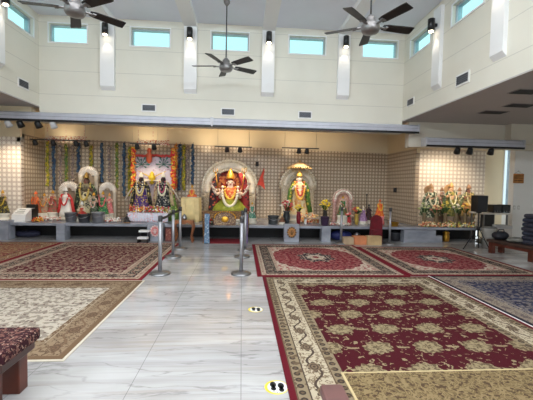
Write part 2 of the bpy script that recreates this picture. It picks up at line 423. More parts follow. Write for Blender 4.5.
# rear of the hall: glazed entrance behind the camera
struct('wall_rear', M().b2(-9.75, -6.5, -6.2, -6, 0, ZC).b2(6.5, 9.75, -6.2, -6, 0, ZC).b2(-6.5, 6.5, -6.2, -6, 3.3, ZC), OFFW)
for i in range(6):
    x = -6.5+i*13/6; d = struct('door_%d' % (i+1), M().b2(x, x+.06, -6.14, -6.06, 0, 3.3).b2(x+13/6-.06, x+13/6, -6.14, -6.06, 0, 3.3).b2(x, x+13/6, -6.14, -6.06, 3.2, 3.3).b2(x, x+13/6, -6.14, -6.06, 0, .1), ALU)
    M().b2(x+.06, x+13/6-.06, -6.105, -6.095, .1, 3.2).build('pane', CLEAR, d)

# altar platform
plat = struct('platform', M().b2(-6.02, 7.15, 9.3, 9.8, .37, .44).b2(5.27, 7.15, 9.8, 10.3, .37, .44).b2(-5.98, 5.1, 9.8, 12.0, .37, .44).b2(-9.6, -6.02, 9.3, 9.8, .37, .44), SLAB, bevel=.006)
M().b2(-9.6, 7.3, 10.05, 10.2, 0, .37).build('void_shade_panel', plain((26, 26, 28), .6), plat)  # near-black sheet stands in for the deep shade under the slab
def pier(x0, x1, zb=0., zt=.445, yf=9.22): M().b2(x0, x1, yf, 9.5, zb, zt).build('pier', SLAB, plat, bevel=.008)
def bx(px, y=9.25): return at(px, 225, Y=y).x
pier(bx(57), bx(65.5), 0, .45, 9.2)
pier(-6.9, bx(9), .0, .5, 9.2); pier(bx(322), bx(331), 0, .43, 9.25); pier(bx(405), bx(437), .0, .36, 9.28); pier(bx(428), bx(444), .0, .2, 9.3)
def medal(px, ringc, petc, label, w=.42):
    c = at(px, 230, Y=9.2); b = M().b2(-w/2, w/2, -.1, .1, .0, .5).build('medallion_block', SLAB, plat, (c.x, 9.25, .0), bevel=.015); b['label'] = label
    k = M()
    for i in range(12):
        a = 2*PI*i/12; k.ball((.11*math.cos(a), -.105, .28+.13*math.sin(a)), (.03, .012, .03), 6, 4)
    k.build('medallion_rim', plain(petc, .4), b); 
    k = M(); k.v = []; n = 24
    k.prism([(.1*math.cos(2*PI*i/n), .28+.12*math.sin(2*PI*i/n)) for i in range(n)], -.112, -.1); k.build('medallion_disc', plain(ringc, .5), b)
    k = M().ball((0, -.115, .25), (.035, .012, .05), 8, 5).ball((0, -.115, .32), (.022, .012, .024), 8, 5)
    for s in (-1, 1): k.tube([(s*.02, -.115, .29), (s*.055, -.118, .26), (s*.04, -.118, .33)], .008, 6)
    k.build('emblem_relief', plain(petc, .4), b)
medal(291.5, (176, 120, 62), (120, 84, 40), 'grey block with bronze oval medallion')
medal(155.5, (206, 120, 116), (222, 190, 186), 'grey block with pinkish red medallion')

# ---- shutter housings
HOUS = plain((186, 187, 196), .4, .12, .03)
def housing(x0, x1, y, z0, z1, label, dep=.24):
    h = thing('shutter_housing', ((x0+x1)/2, y, z0), label, 'shutter housing', 'roller shutter housings above the altar'); w = (x1-x0)/2; H = z1-z0
    prof = [(-dep, .03), (-dep, H*.52), (-dep*.92, H*.58), (-dep*.92, H*.86), (-dep*.7, H), (0, H), (0, .03)]
    vs = [(-w, a, b) for a, b in prof]+[(w, a, b) for a, b in prof]; n = len(prof)
    M().add(vs, [tuple(range(n)), tuple(range(2*n-1, n-1, -1))]+[(i, (i+1) % n, (i+1) % n+n, i+n) for i in range(n)]).build('body', HOUS, h)
    M().b2(-w, w, -dep-.012, -dep+.03, 0, .05).build('bottom_rail', BLACK, h)
    M().b2(-w, w, -dep*.98, -dep*.9, H*.53, H*.57).build('seam_trim', plain((120, 122, 130), .4, .3), h)
    for s in (-1, 1): M().b2(s*w-.02, s*w+.02, -dep-.006, .0, .02, H+.004).build('end_cap', plain((196, 196, 200), .4, .2), h)
jx = at(212, 127, Y=9.0).x
housing(-9.3, jx-.02, 9.19, 3.03, 3.27, 'long silver shutter housing above the garlanded left half of the altar')
housing(jx+.02, 4.76, 9.19, 3.03, 3.27, 'silver shutter housing above the two white arches, ending at the right corner')
housing(4.86, 7.62, 8.97, 2.66, 2.91, 'lower shorter silver shutter housing over the right side shrine')

# ---- wall vents
def vent(loc, w, h, label, rz=0, flat=False, frm=WHITE):
    v = thing('air_vent', loc, label, 'vent', 'air vents high on the walls' if not flat else 'vents in the low side ceiling', rz)
    if flat:
        M().b2(-w/2, w/2, -h/2, h/2, -.012, 0).build('vent_frame', frm, v); k = M()
        for i in range(7): k.box((0, -h/2+h*(i+.7)/7.6, -.014), (w*.9, h*.07, .012))
        k.build('vent_grille', BLACK, v)
    else:
        M().b2(-w/2, w/2, -.02, 0, -h/2, h/2).build('vent_frame', frm, v); k = M(); k.b2(-w*.42, w*.42, -.022, -.018, -h*.36, h*.36)
        k.build('vent_back', plain((70, 72, 78), .6), v); k = M()
        for i in range(5): k.box((0, -.027, -h*.32+h*.64*i/4), (w*.84, .012, h*.05))
        k.build('vent_grille', plain((112, 114, 120), .5, .3), v)
for (px, py), lb in (((149, 108), 'white framed air vent above the garlanded flower canopy'), ((228, 112), 'white framed air vent above the big center arch'), ((305, 115), 'white framed air vent above the parasol shrine')):
    p = at(px, py, Y=9.2); vent((p.x, WY, p.z), .38, .2, lb)
p = at(411, 102, X=XR); vent((XR, p.y, p.z), .36, .2, 'small air vent at the far end of the right upper wall', -PI/2)
p = at(463, 79, X=XR); vent((XR, p.y, p.z), .42, .24, 'air vent on the right upper wall between two white piers', -PI/2)
p = at(23, 84, X=XL); vent((XL, p.y, p.z), .4, .22, 'air vent on the left upper wall below the clerestory window', PI/2)
for (px, py, w, h), lb in (((493, 111, .6, .3), 'dark ceiling vent nearest the housing over the side shrine'), ((520, 104, .6, .3), 'dark ceiling vent in the low right ceiling, second from the end wall'), ((526, 90, .5, .3), 'dark ceiling vent nearest the camera in the low right ceiling')):
    p = at(px, py, Z=3.41); vent((p.x, p.y, 3.385), w, h, lb, 0, True, plain((150, 145, 142), .6))

# ---- wall sconces
def lamp(kind, name, loc, target, power, color, size=1.0, radius=.05, blend=.6, parent=None):
    l = bpy.data.lights.new(name, kind); l.energy = power; l.color = color
    if kind == 'SPOT': l.spot_size = size; l.spot_blend = blend
    if kind != 'AREA': l.shadow_soft_size = radius
    o = bpy.data.objects.new(name, l); COL.objects.link(o); o.location = loc
    o.rotation_euler = (Vector(target)-Vector(loc)).to_track_quat('-Z', 'Y').to_euler()
    return o
WARM = (1, .80, .55)
def sconce(loc, nrm, label):
    s = thing('wall_sconce', loc, label, 'wall sconce', 'black cylinder sconces on the white piers', math.atan2(nrm[1], nrm[0])+PI/2)
    M().lathe([(.075, 0), (.075, .26), (.07, .265)], (0, -.13, -.13), 20).build('shade', SATIN, s)
    M().b2(-.03, .03, -.07, 0, -.03, .03).build('bracket', SATIN, s)
    M().lathe([(.05, 0), (.05, .02)], (0, -.13, -.152), 14).build('bulb', glow((255, 236, 200), 12), s)
    a = Vector(loc)+Vector(nrm)*.13
    lamp('SPOT', 'sconce_lamp', a+Vector((0, 0, -.17)), a+Vector((0, 0, -2))-Vector(nrm)*.18, 7, (1, .88, .70), 1.5, .04, .8)
for (x, w), lb in zip(PX, ('black sconce on the pier between the first and second front windows', 'black sconce on the pier left of the middle front window', 'black sconce on the pier right of the middle front window', 'black sconce on the pier before the rightmost front window')):
    sconce((x, WY-.1, 5.38), (0, -1, 0), lb)
sconce((XR-.08, SP[0], 5.22), (-1, 0, 0), 'black sconce on the far right side wall pier')
sconce((XR-.08, SP[1], 5.22), (-1, 0, 0), 'black sconce on the nearer right side wall pier, by the photo top edge')
sconce((XL+.1, SP[0]+.11, 5.34), (1, 0, 0), 'black sconce on the left side wall pier at the photo corner')

# ---- ceiling fans
def fan(px, py, ph, label):
    p = at(px, py, Z=4.28); f = thing('ceiling_fan', (p.x, p.y, 4.25), label, 'ceiling fan', 'black ceiling fans on long rods')
    MET = plain((140, 137, 136), .35, .6)
    M().lathe([(.06, -.09), (.13, -.08), (.155, -.04), (.155, .03), (.12, .075), (.085, .1), (.085, .15), (.05, .19), (.018, .22)], n=24).build('motor', MET, f)
    top = ZC - f.location.z
    M().lathe([(.014, .2), (.014, top-.02)], n=10).build('down_rod', plain((80, 80, 84), .4, .5), f)
    M().lathe([(.02, top-.12), (.07, top-.05), (.075, top)], n=16).build('canopy', MET, f)
    for k in range(5):
        a = math.radians(ph+72*k)
        iron = M(); iron.box((.19, 0, .02), (.16, .05, .014)).box((.28, 0, .02), (.05, .1, .014))
        io = iron.build('blade_arm', MET, f); io.rotation_euler = (0, 0, a)
        b = M(); t = math.radians(-13); pts = []
        for x, w in ((.22, .055), (.3, .075), (.72, .088), (.78, .08)):
            for s in (-1, 1): pts.append((x, s*w))
        for dz in (-.005, .005):
            for x, w in pts: b.v.append((x, w*math.cos(t), .03+dz+w*math.sin(t)))
        n = 8
        for i in range(3):
            q = 2*i; b.f += [[q, q+1, q+3, q+2], [n+q, n+q+2, n+q+3, n+q+1], [q, q+2, n+q+2, n+q], [q+1, n+q+1, n+q+3, q+3]]; b.sm += [False]*4
        b.f += [[0, n, n+1, 1], [6, 7, n+7, n+6]]; b.sm += [False]*2
        bo = b.build('blade', plain((30, 26, 25), .4, 0, .2), f); bo.rotation_euler = (0, 0, a)
fan(75, 8, -30, 'black five blade ceiling fan at the top left, cropped by the photo edge')
fan(226, 66, 28, 'smaller looking black ceiling fan farthest away over the marble aisle')
fan(370.5, 26, 7, 'black five blade ceiling fan hanging at upper right')

# ------------------------------------------------------------------ rugs
CR, MA, BK, TN, OL = (200, 184, 158), (70, 10, 22), (42, 36, 38), (172, 152, 122), (120, 104, 78)
rug('rug', .373, 3.305, 1.0, 5.67, 0, [(.055, (96, 16, 30), MA, MA, None), (.1, (140, 124, 98), (64, 54, 46), (100, 82, 62), 'small'), (.23, (186, 172, 146), (120, 102, 80), (76, 62, 52), 'flower'), (.105, (140, 124, 98), (64, 54, 46), (100, 82, 62), 'small')],
    (MA, (150, 134, 102), (100, 84, 62)), 'palmette', 'large maroon rug with beige palmettes right of the marble aisle')
RB = [(.075, (112, 18, 34), MA, MA, None), (.09, (190, 174, 152), (150, 120, 106), (140, 112, 98), 'small'), (.2, (38, 33, 35), (150, 136, 118), (96, 66, 62), 'flower'), (.07, (190, 174, 152), (160, 122, 106), (150, 124, 110), 'small')]
rug('rug', .289, 2.97, 5.68, 8.78, 0, RB, ((128, 28, 44), (198, 182, 162), (70, 30, 38)), 'medallion', 'red medallion rug with cream corners beside the aisle, behind the maroon rug')
rug('rug', 2.98, 5.55, 5.72, 8.52, 0, RB, ((128, 28, 44), (198, 182, 162), (70, 30, 38)), 'medallion', 'red medallion rug nearest the wooden bench at right')
rug('rug', 3.32, 6.2, 2.9, 5.71, 0, [(.06, (30, 30, 44), BK, BK, None), (.2, (150, 136, 118), (96, 84, 84), (120, 106, 96), 'flower'), (.1, (120, 112, 112), (60, 58, 70), (150, 136, 120), 'small')],
    ((48, 52, 76), (118, 110, 108), (30, 32, 50)), 'dense', 'navy and grey rug at the right edge beside the maroon rug')
tag(M().b2(3.30, 3.318, 2.9, 5.7, .001, .013).build('rug_binding', WHITE), 'thin white edge binding strip between the maroon and navy rugs', 'edge strip')
rug('rug', .84, 4.2, .8, 2.69, .0105, [(.02, (206, 186, 140), TN, TN, None)],
    ((112, 94, 64), (142, 122, 86), (82, 64, 45)), 'scroll', 'tan scroll patterned rug overlapping the front of the maroon rug')
rug('rug', -4.47, -1.56, 5.45, 8.87, 0, [(.06, (124, 30, 40), MA, MA, None), (.1, (196, 178, 156), (150, 120, 104), (150, 120, 100), 'small'), (.2, (40, 34, 36), (180, 162, 138), (120, 70, 64), 'flower'), (.1, (190, 172, 150), (150, 120, 104), (150, 116, 100), 'small')],
    ((88, 18, 32), (158, 134, 114), (42, 26, 34)), 'floral', 'dark red floral rug with black border left of the aisle')
rug('rug', -7.6, -4.48, 5.4, 8.87, 0, [(.06, (124, 30, 40), MA, MA, None), (.25, (160, 128, 92), (110, 60, 54), (190, 170, 140), 'flower'), (.1, (150, 60, 56), (190, 170, 140), (90, 50, 48), 'small')],
    ((170, 140, 104), (140, 70, 62), (110, 92, 70)), 'floral', 'tan and rust rug at the far left edge')
rug('rug', -4.6, -1.5, 2.975, 5.44, 0, [(.025, (214, 204, 184), TN, TN, None), (.05, (116, 92, 68), TN, TN, None), (.26, (148, 126, 100), (100, 78, 60), (120, 96, 74), 'flower'), (.06, (116, 92, 68), (100, 76, 58), (166, 148, 124), 'small')],
    ((196, 184, 166), (150, 138, 124), (100, 78, 70)), 'floral', 'ivory floral rug with tan border in the left foreground')

# ------------------------------------------------------------------ stanchions
def stanchion(x, y, label):
    s = thing('stanchion', (x, y, 0), label, 'stanchion', 'grey belt stanchions along the marble aisle')
    M().lathe([(.172, 0), (.175, .012), (.16, .03), (.05, .05), (.034, .056)], n=32).build('base', STEEL, s)
    M().lathe([(.032, .05), (.032, .9)], n=18).build('post', plain((160, 160, 164), .4, .7, .03), s)
    M().lathe([(.036, .9), (.038, .905), (.038, .985), (.032, 1.0)], n=18).build('belt_head', plain((58, 56, 58), .4), s)
    return s
ST = [(-1.366, 5.856, 'stanchion nearest the camera on the left of the aisle'), (-1.419, 7.224, 'middle stanchion of the three on the left of the aisle'), (-1.44, 8.156, 'farthest stanchion on the left of the aisle, with the belt end'),
      (.013, 5.86, 'stanchion nearest the camera on the right of the aisle'), (.031, 7.255, 'middle stanchion of the three on the right of the aisle'), (.102, 8.042, 'farthest stanchion on the right of the aisle, before the throne table')]
s0 = stanchion(*ST[0])
for x, y, lb in ST[1:]: dup(s0, (x, y, 0), lb)
p = at(341, 240, Y=9.02); dup(s0, (p.x, 9.02, 0), 'lone stanchion in front of the small pink arched shrine')
p = at(389.5, 240, Y=9.05); dup(s0, (p.x, 9.05, 0), 'lone stanchion beside the maroon draped chair')
def belt(a, b, label):
    v = Vector(b)-Vector(a); d = v.normalized()*.036; a_, b_ = Vector(a)+d, Vector(b)-d; k = M(); n = 10; vs = []
    for i in range(n+1):
        t = i/n; p = a_.lerp(b_, t); sag = -.02*4*t*(1-t)
        vs += [(p.x-.002, p.y, p.z+sag-.024), (p.x-.002, p.y, p.z+sag+.024), (p.x+.002, p.y, p.z+sag-.024), (p.x+.002, p.y, p.z+sag+.024)]
    fs = []
    for i in range(n):
        q = 4*i; fs += [(q, q+1, q+5, q+4), (q+2, q+6, q+7, q+3), (q+1, q+3, q+7, q+5), (q, q+4, q+6, q+2)]
    tag(k.add(vs, fs).build('retractable_belt', BLACK), label, 'belt', 'black retractable belts')
belt((-1.366, 5.856, .945), (-1.419, 7.224, .945), 'black belt between the first and middle left stanchions')
belt((-1.419, 7.224, .945), (-1.44, 8.156, .945), 'black belt between the middle and farthest left stanchions')
belt((.013, 5.86, .945), (.031, 7.255, .945), 'black belt between the first and middle right stanchions')

# floor stickers with footprints
def sticker(x, y, label):
    s = thing('floor_sticker', (x, y, 0), label, 'floor sticker', 'round footprint stickers on the marble')
    def disc(r, z0, z1, dx=0, dy=0): return M().lathe([(r, z0), (r, z1)], (dx, dy, 0), 36, smooth=False)
    disc(.092, .0002, .001).build('yellow_ring', plain((222, 200, 60), .5), s)
    disc(.078, .001, .0016, .008).build('white_disc', plain((222, 220, 216), .5), s)
    k = M()
    for sx, sy in ((-.024, .012), (.036, -.004)):
        k.lathe([(.031, .0016), (.031, .0022)], (sx, sy+.02, 0), 16, .8, 1.25, smooth=False); k.lathe([(.023, .0016), (.023, .0022)], (sx, sy-.032, 0), 14, .9, 1.1, smooth=False); k.b2(sx-.011, sx+.011, sy-.03, sy+.02, .0016, .0022)
    k.build('footprints', plain((20, 20, 22), .5), s)
    k = M()
    for i in range(8):
        a = math.radians(-125+10*i); k.box((.008+.068*math.cos(a), .068*math.sin(a), .0018), (.008, .006, .0006), a)
    k.build('lettering', plain((40, 40, 40), .5), s)
sticker(.197, 4.17, 'round yellow edged footprint sticker farther up the marble aisle'); sticker(.292, 2.535, 'round yellow edged footprint sticker nearest the camera by the maroon rug')

# ------------------------------------------------------------------ left bench
b = thing('upholstered_bench', (-1.49, 2.28, 0), 'low bench with dark floral cushion and brown wooden legs at left foreground', 'bench')
def benchfab():
    a = Mat('dark_floral_fabric', .9, 0, .2); x, y, z = a.xyz(); v = a.vec(x, y, z); d, _ = a.vor(v, 42); n = a.noise(v, 30, 3); n2 = a.noise(v, 55, 2)
    c = a.mix(n.gt(.54), (52, 22, 28), (112, 76, 68)); c = a.mix(d.lt(.22), c, (30, 22, 26)); c = a.mix(n2.gt(.62), c, (160, 132, 116)); a.bump(n2, .5, .004); return a.col(c)
cu = M().b2(-1.3, 0, -.06, .36, .36, .455).build('cushion', benchfab(), b, bevel=.025)
M().b2(-1.28, -.03, -.03, .33, .3, .36).build('apron', DWOOD, b, bevel=.006)
for x in (-.22, -1.2):
    for y in (-.03, .24): M().b2(x, x+.13, y, y+.1, 0, .31).build('leg', WOOD, b, bevel=.006)
# stool bottom
q = at(331, 383, Z=.4)
b = thing('padded_stool', (q.x, q.y-.08, 0), 'brown padded end of a narrow wooden stool at the bottom photo edge', 'stool')
M().b2(-.068, .068, -.3, .08, .33, .4).build('seat', plain((104, 70, 66), .55, 0, .1), b, bevel=.018)
for x in (-.055, .025):
    for y in (-.28, .03): M().b2(x, x+.03, y, y+.03, 0.0205 if False else 0.0, .335).build('leg', DWOOD, b)

# ------------------------------------------------------------------ right side furniture
p = at(481, 204, Y=8.2)
sp_ = thing('loudspeaker', (p.x, 8.26, at(481, 212, Y=8.2).z), 'black loudspeaker on a tripod beside the side shrine', 'loudspeaker')
h = at(481, 195.5, Y=8.2).z - sp_.location.z
M().prism([(-.13, 0), (.13, 0), (.14, h), (-.14, h)], -.13, .13).build('cabinet', BLACK, sp_, bevel=.01)
M().b2(-.115, .115, -.137, -.13, .03, h-.03).build('grille', plain((40, 40, 42), .8), sp_)
tp = thing('tripod_stand', (p.x-.03, 8.26, 0), 'black tripod stand under the loudspeaker', 'tripod stand')
tp.location.x = p.x
zt = sp_.location.z
M().lathe([(.02, .35), (.02, zt-.03)], n=10).build('pole', BLACK, tp); M().lathe([(.06, zt-.03), (.06, zt)], n=14).build('top_plate', BLACK, tp)
M().lathe([(.04, .5), (.04, .6)], n=12).build('collar', BLACK, tp)
for k in range(3):
    a = -PI/2+2*PI*k/3+.35; lg = M().tube([(.03*math.cos(a), .03*math.sin(a), .55), (.34*math.cos(a), .34*math.sin(a), .012)], .012, 6).build('leg', BLACK, tp)
    M().ball((.34*math.cos(a), .34*math.sin(a), .018), .018).build('rubber_foot', BLACK, lg)
    M().tube([(.02*math.cos(a), .02*math.sin(a), .36), (.2*math.cos(a), .2*math.sin(a), .26)], .008, 6).build('brace', BLACK, tp)
# equipment table
tz = at(490, 213, Y=8.9).z; x0, x1 = at(482, 215, Y=8.9).x, at(509, 215, Y=8.9).x
t = thing('equipment_table', ((x0+x1)/2, 9.15, 0), 'pale topped table by the narrow window, holding black equipment', 'table'); w = (x1-x0)/2
M().b2(-w, w, -.3, .3, tz-.04, tz).build('table_top', plain((214, 206, 196), .5), t, bevel=.005)
for x in (-w+.04, w-.07):
    for y in (-.26, .23): M().b2(x, x+.035, y, y+.035, 0, tz-.04).build('leg', STEEL, t)
M().b2(-w+.3, w-.08, .2, .22, .35, tz-.05).build('modesty_panel', plain((60, 58, 58), .6), t)
def eq(px0, px1, py0, lb):
    a, c = at(px0, py0, Y=9.05), at(px1, py0, Y=9.05); w = c.x-a.x; h = a.z-tz
    e = thing('amplifier', ((a.x+c.x)/2, 9.1, tz), lb, 'audio equipment', 'black audio boxes on the equipment table')
    M().b2(-w/2, w/2, -.1, .12, 0.01, h).build('case', BLACK, e, bevel=.008); M().b2(-w*.42, w*.42, -.108, -.1, h*.3, h*.85).build('front_panel', plain((44, 44, 48), .35), e)
    k = M()
    for i in range(3): k.ball((-w*.3+i*w*.3, -.112, h*.2), (.014, .014, .014), 8, 5)
    k.build('knobs', plain((150, 150, 150), .4, .5), e)
    for s in (-1, 1): M().b2(s*w*.35-.015, s*w*.35+.015, -.08, .1, 0, .012).build('foot', BLACK, e)
eq(492, 500.5, 204.6, 'black audio box on the equipment table, nearer the loudspeaker'); eq(501.5, 509.5, 204.6, 'black audio box on the equipment table, nearer the white wall')
# bins and clutter below
p = at(489, 233, Y=8.6); o = thing('waste_bin', (p.x, 8.6, 0), 'pale grey bin under the front of the equipment table', 'bin')
M().lathe([(.13, 0), (.17, .5), (.18, .52), (.165, .52)], n=20, smooth=True).build('bin_body', plain((176, 174, 168), .5), o); M().lathe([(.175, .52), (.16, .56), (.02, .57)], n=20).build('lid', plain((120, 118, 114), .5), o)
p = at(501, 222, Y=8.7); o = thing('cardboard_carton', (p.x, 8.65, 0), 'small pale carton on the floor below the table edge', 'carton')
M().b2(-.16, .16, -.15, .15, 0, .6).build('box', plain((188, 180, 172), .7), o, bevel=.006); M().b2(-.165, .165, -.155, .155, .52, .605).build('lid', plain((168, 166, 164), .7), o, bevel=.006)
# low wooden bench
e0, e1 = Vector((6.06, 7.83, 0)), Vector((6.27, 6.6, 0)); 
o = thing('wooden_bench', e0, 'long low brown wooden bench along the right rug edge', 'bench', None, math.atan2(e1.y-e0.y, e1.x-e0.x)); Lb = (e1-e0).length+.6
M().b2(-.1, Lb, 0, .45, .27, .34).build('seat', plain((62, 44, 36), .5, 0, .2), o, bevel=.008)
M().b2(0, Lb-.1, .03, .06, .2, .27).build('rail', WOOD, o)
for x in (-.06, Lb*.5, Lb-.14):
    for y in (.03, .32): M().b2(x, x+.11, y, y+.09, 0, .27).build('leg', WOOD, o, bevel=.005)
dirv = (e1-e0).normalized(); nv = Vector((-dirv.y, dirv.x, 0)); nv = nv if nv.x > 0 else -nv
def onb(s, t=.22): q = e0+dirv*s+nv*t; return q
q = onb(.52); k = thing('folded_cloth', (q.x, q.y, .34), 'crumpled grey cloth on the wooden bench', 'cloth')
kk = M()
def blob(m, c, r, seed, nu=14, nv=8, amp=.2):
    rnd = random.Random(seed); b0 = len(m.v); m.ball(c, r, nu, nv)
    for i in range(b0, len(m.v)):
        v = m.v[i]; f = 1+rnd.uniform(-amp, amp); m.v[i] = (c[0]+(v[0]-c[0])*f, c[1]+(v[1]-c[1])*f, max(c[2]-r[2]*.9, c[2]+(v[2]-c[2])*f))
blob(kk, (0, 0, .06), (.2, .18, .065), 3); kk.build('cloth_fold', plain((112, 110, 104), .9, 0, .2, 12), k)
q = onb(.1); k = thing('bag', (q.x, q.y+.02, .34), 'black soft bag at the far end of the wooden bench', 'bag')
kk = M(); blob(kk, (0, 0, .1), (.19, .15, .11), 5, amp=.1); kk.build('bag_body', plain((28, 30, 38), .7), k); M().tube([(-.1, 0, .17), (-.06, -.02, .25), (.06, -.02, .25), (.1, 0, .17)], .012, 6).build('strap', BLACK, k)
# stack of folded mats
q = at(530, 240, Z=.34); z = .34
base = Vector((6.55, 6.98, 0))
rnd = random.Random(4); MATS = ['bottom', 'second', 'third', 'fourth', 'fifth', 'sixth', 'topmost']
for i, nm in enumerate(MATS):
    h = .098; c = (30, 34, 50) if i % 3 else (46, 46, 58)
    o = M(); n = 16; prof = []
    o.box((0, 0, h/2), (.56, .38, h-.002)); 
    oo = o.build('folded_mat', brocade(c, (70, 72, 88), 30), None, (base.x+rnd.uniform(-.03, .03), base.y+rnd.uniform(-.03, .03), z), bevel=.04)
    oo.rotation_euler = (0, 0, math.atan2(dirv.y, dirv.x)+rnd.uniform(-.12, .12))
    tag(oo, 'dark blue folded floor mat, %s in the stack of seven on the bench' % nm, 'folded mat', 'folded mats stacked at the right edge'); z += h
# black rolled thing under platform right
p = at(470, 240, Z=0); k = thing('rolled_cloth', (p.x, 9.2, 0), 'dark rolled cloth on the floor near the tripod', 'cloth'); kk = M(); blob(kk, (0, 0, .08), (.3, .13, .085), 9, amp=.15); kk.build('roll', plain((74, 68, 58), .9, 0, .2, 10), k)
# sign and switches
p = at(518.5, 178.5, Y=9.58); k = thing('hanging_sign', (p.x, 9.6, p.z), 'brown wooden sign hanging on the white wall right of the narrow window', 'sign')
M().b2(-.165, .165, -.03, -.012, -.14, .14).build('board', plain((176, 118, 62), .5, 0, .2, 9), k, bevel=.005)
kk = M()
for r_, zz in enumerate((.075, .01, -.06)):
    rr = random.Random(r_+3); x = -.13
    while x < .12:
        w_ = rr.uniform(.02, .045); kk.b2(x, x+w_, -.034, -.03, zz-.008, zz+.012); kk.b2(x, x+.007, -.034, -.03, zz-.02, zz+.022); x += w_+.014
kk.build('lettering', plain((70, 38, 22), .6), k)
M().tube([(-.13, -.018, .14), (0, -.006, .22), (.13, -.018, .14)], .004, 6).build('cord', plain((90, 70, 60), .7), k); M().ball((0, -.008, .222), .012).build('nail', STEEL, k)
for i, (px, lb) in enumerate(((514, 'white light switch on the white wall, left of the pair'), (518.5, 'white light switch on the white wall, right of the pair'))):
    p = at(px, 207.5, Y=9.6); k = thing('light_switch', (p.x, 9.6, p.z), lb, 'light switch', 'switches on the white wall'); M().b2(-.035, .035, -.01, 0, -.058, .058).build('plate', plain((190, 186, 180), .5), k, bevel=.003); M().b2(-.015, .015, -.016, -.008, -.03, .03).build('rocker', WHITE, k)
for px, py, Yw, lb in ((396, 190, None, 'small black wall sensor on the tiled side wall'), (257, 164, 11.4, 'small black wall speaker right of the big center arch')):
    p = at(px, py, X=5.15) if Yw is None else at(px, py, Y=11.39)
    k = thing('wall_speaker', (p.x, p.y, p.z), lb, 'wall speaker', None, PI/2*-1 if Yw is None else ang)
    M().b2(-.05, .05, -.07, 0, -.075, .075).build('case', BLACK, k, bevel=.008); M().b2(-.04, .04, -.075, -.07, -.06, .06).build('grille', plain((48, 48, 50), .8), k)

# ------------------------------------------------------------------ track lights
def head(root, x, z, y=0, aim=.5, c=BLACK):
    o = M(); d = Vector((0, -math.sin(aim)*-.0+.0, -1)); a = Vector((x, y, z)); dr = Vector((0, .55, -.83))
    u = a+dr*.07; w = a-dr*.06
    o.tube([w, w+dr*.02, a+dr*.03, u], [.035, .055, .062, .075], 14); q = o.build('lamp_head', c, root)
    M().tube([u, u+dr*.004], .06, 14).build('bulb', glow((255, 232, 196), 6), q)
    M().tube([(x, y, z+.06), (x, y, z+.0)], .01, 6).build('bracket', c, q)
    return u
def track(px0, px1, py, hx, Y, label, hy=4.0, ztop=3.5, stem=True):
    a, b_ = at(px0, py, Y=Y), at(px1, py, Y=Y); r = thing('track_light', ((a.x+b_.x)/2, Y, a.z), label, 'track light', 'spotlight tracks over the altar'); w = (b_.x-a.x)/2
    M().b2(-w, w, -.02, .02, -.015, .015).build('track_bar', plain((56, 50, 46), .5), r)
    if stem:
        for s in (-.85, .85): M().tube([(s*w, 0, .01), (s*w, 0, ztop-a.z)], .006, 6).build('stem', plain((200, 188, 160), .6), r)
    pos = []
    for x in hx:
        c = at(x, py+hy, Y=Y); head(r, c.x-r.location.x, -.07); pos.append(Vector((c.x, Y, a.z-.1)))
    return pos
trk = {}
trk['c'] = track(215, 252, 146.3, (227, 240), 9.9, 'track with two black spotlights above the big center arch')
trk['r'] = track(282, 319, 147.7, (299, 307), 9.9, 'track with two black spotlights above the parasol shrine')
trk['p'] = track(130, 160, 143.5, (137, 154), 9.9, 'track with two black spotlights above the dark faced pair')
trk['l'] = track(30, 90, 139.3, (35, 53, 76, 86), 9.9, 'track with four black spotlights at the left end of the altar')
# lights clipped under the housings
GREYW = plain((196, 196, 196), .5)
for px, py, Yh, zt_, c, lb in ((8, 124, 9.02, 3.03, GREYW, 'pale spotlight under the left housing, nearest the photo edge'), (20, 124, 9.02, 3.03, BLACK, 'black spotlight under the left housing, beside the edge pale one'), (38, 126, 9.02, 3.03, BLACK, 'black spotlight under the left housing, beside the inner pale one'), (53, 127, 9.02, 3.03, GREYW, 'pale spotlight under the left housing, nearest the garlands'),
        (457.5, 150, 8.85, 2.66, BLACK, 'black spotlight under the right housing, first from the tiled corner'), (470, 150, 8.85, 2.66, BLACK, 'black spotlight under the right housing, in the middle of three'), (491, 151, 8.85, 2.66, BLACK, 'black spotlight under the right housing, nearest the narrow window')):
    p = at(px, py, Y=Yh); k = thing('spotlight', (p.x, Yh, zt_), lb, 'spotlight', 'spotlights clipped under the shutter housings')
    o = M(); dr = Vector((.15, .5, -.8)).normalized(); a = Vector((0, 0, -.06)); o.tube([a-dr*.07, a-dr*.05, a+dr*.025, a+dr*.09], [.045, .065, .075, .085], 16); q = o.build('lamp_head', c, k)
    M().tube([a+dr*.09, a+dr*.094], .068, 16).build('bulb', glow((255, 232, 196), 3), q); M().tube([(0, 0, 0), (0, 0, -.05)], .02, 8).build('bracket', c, k)

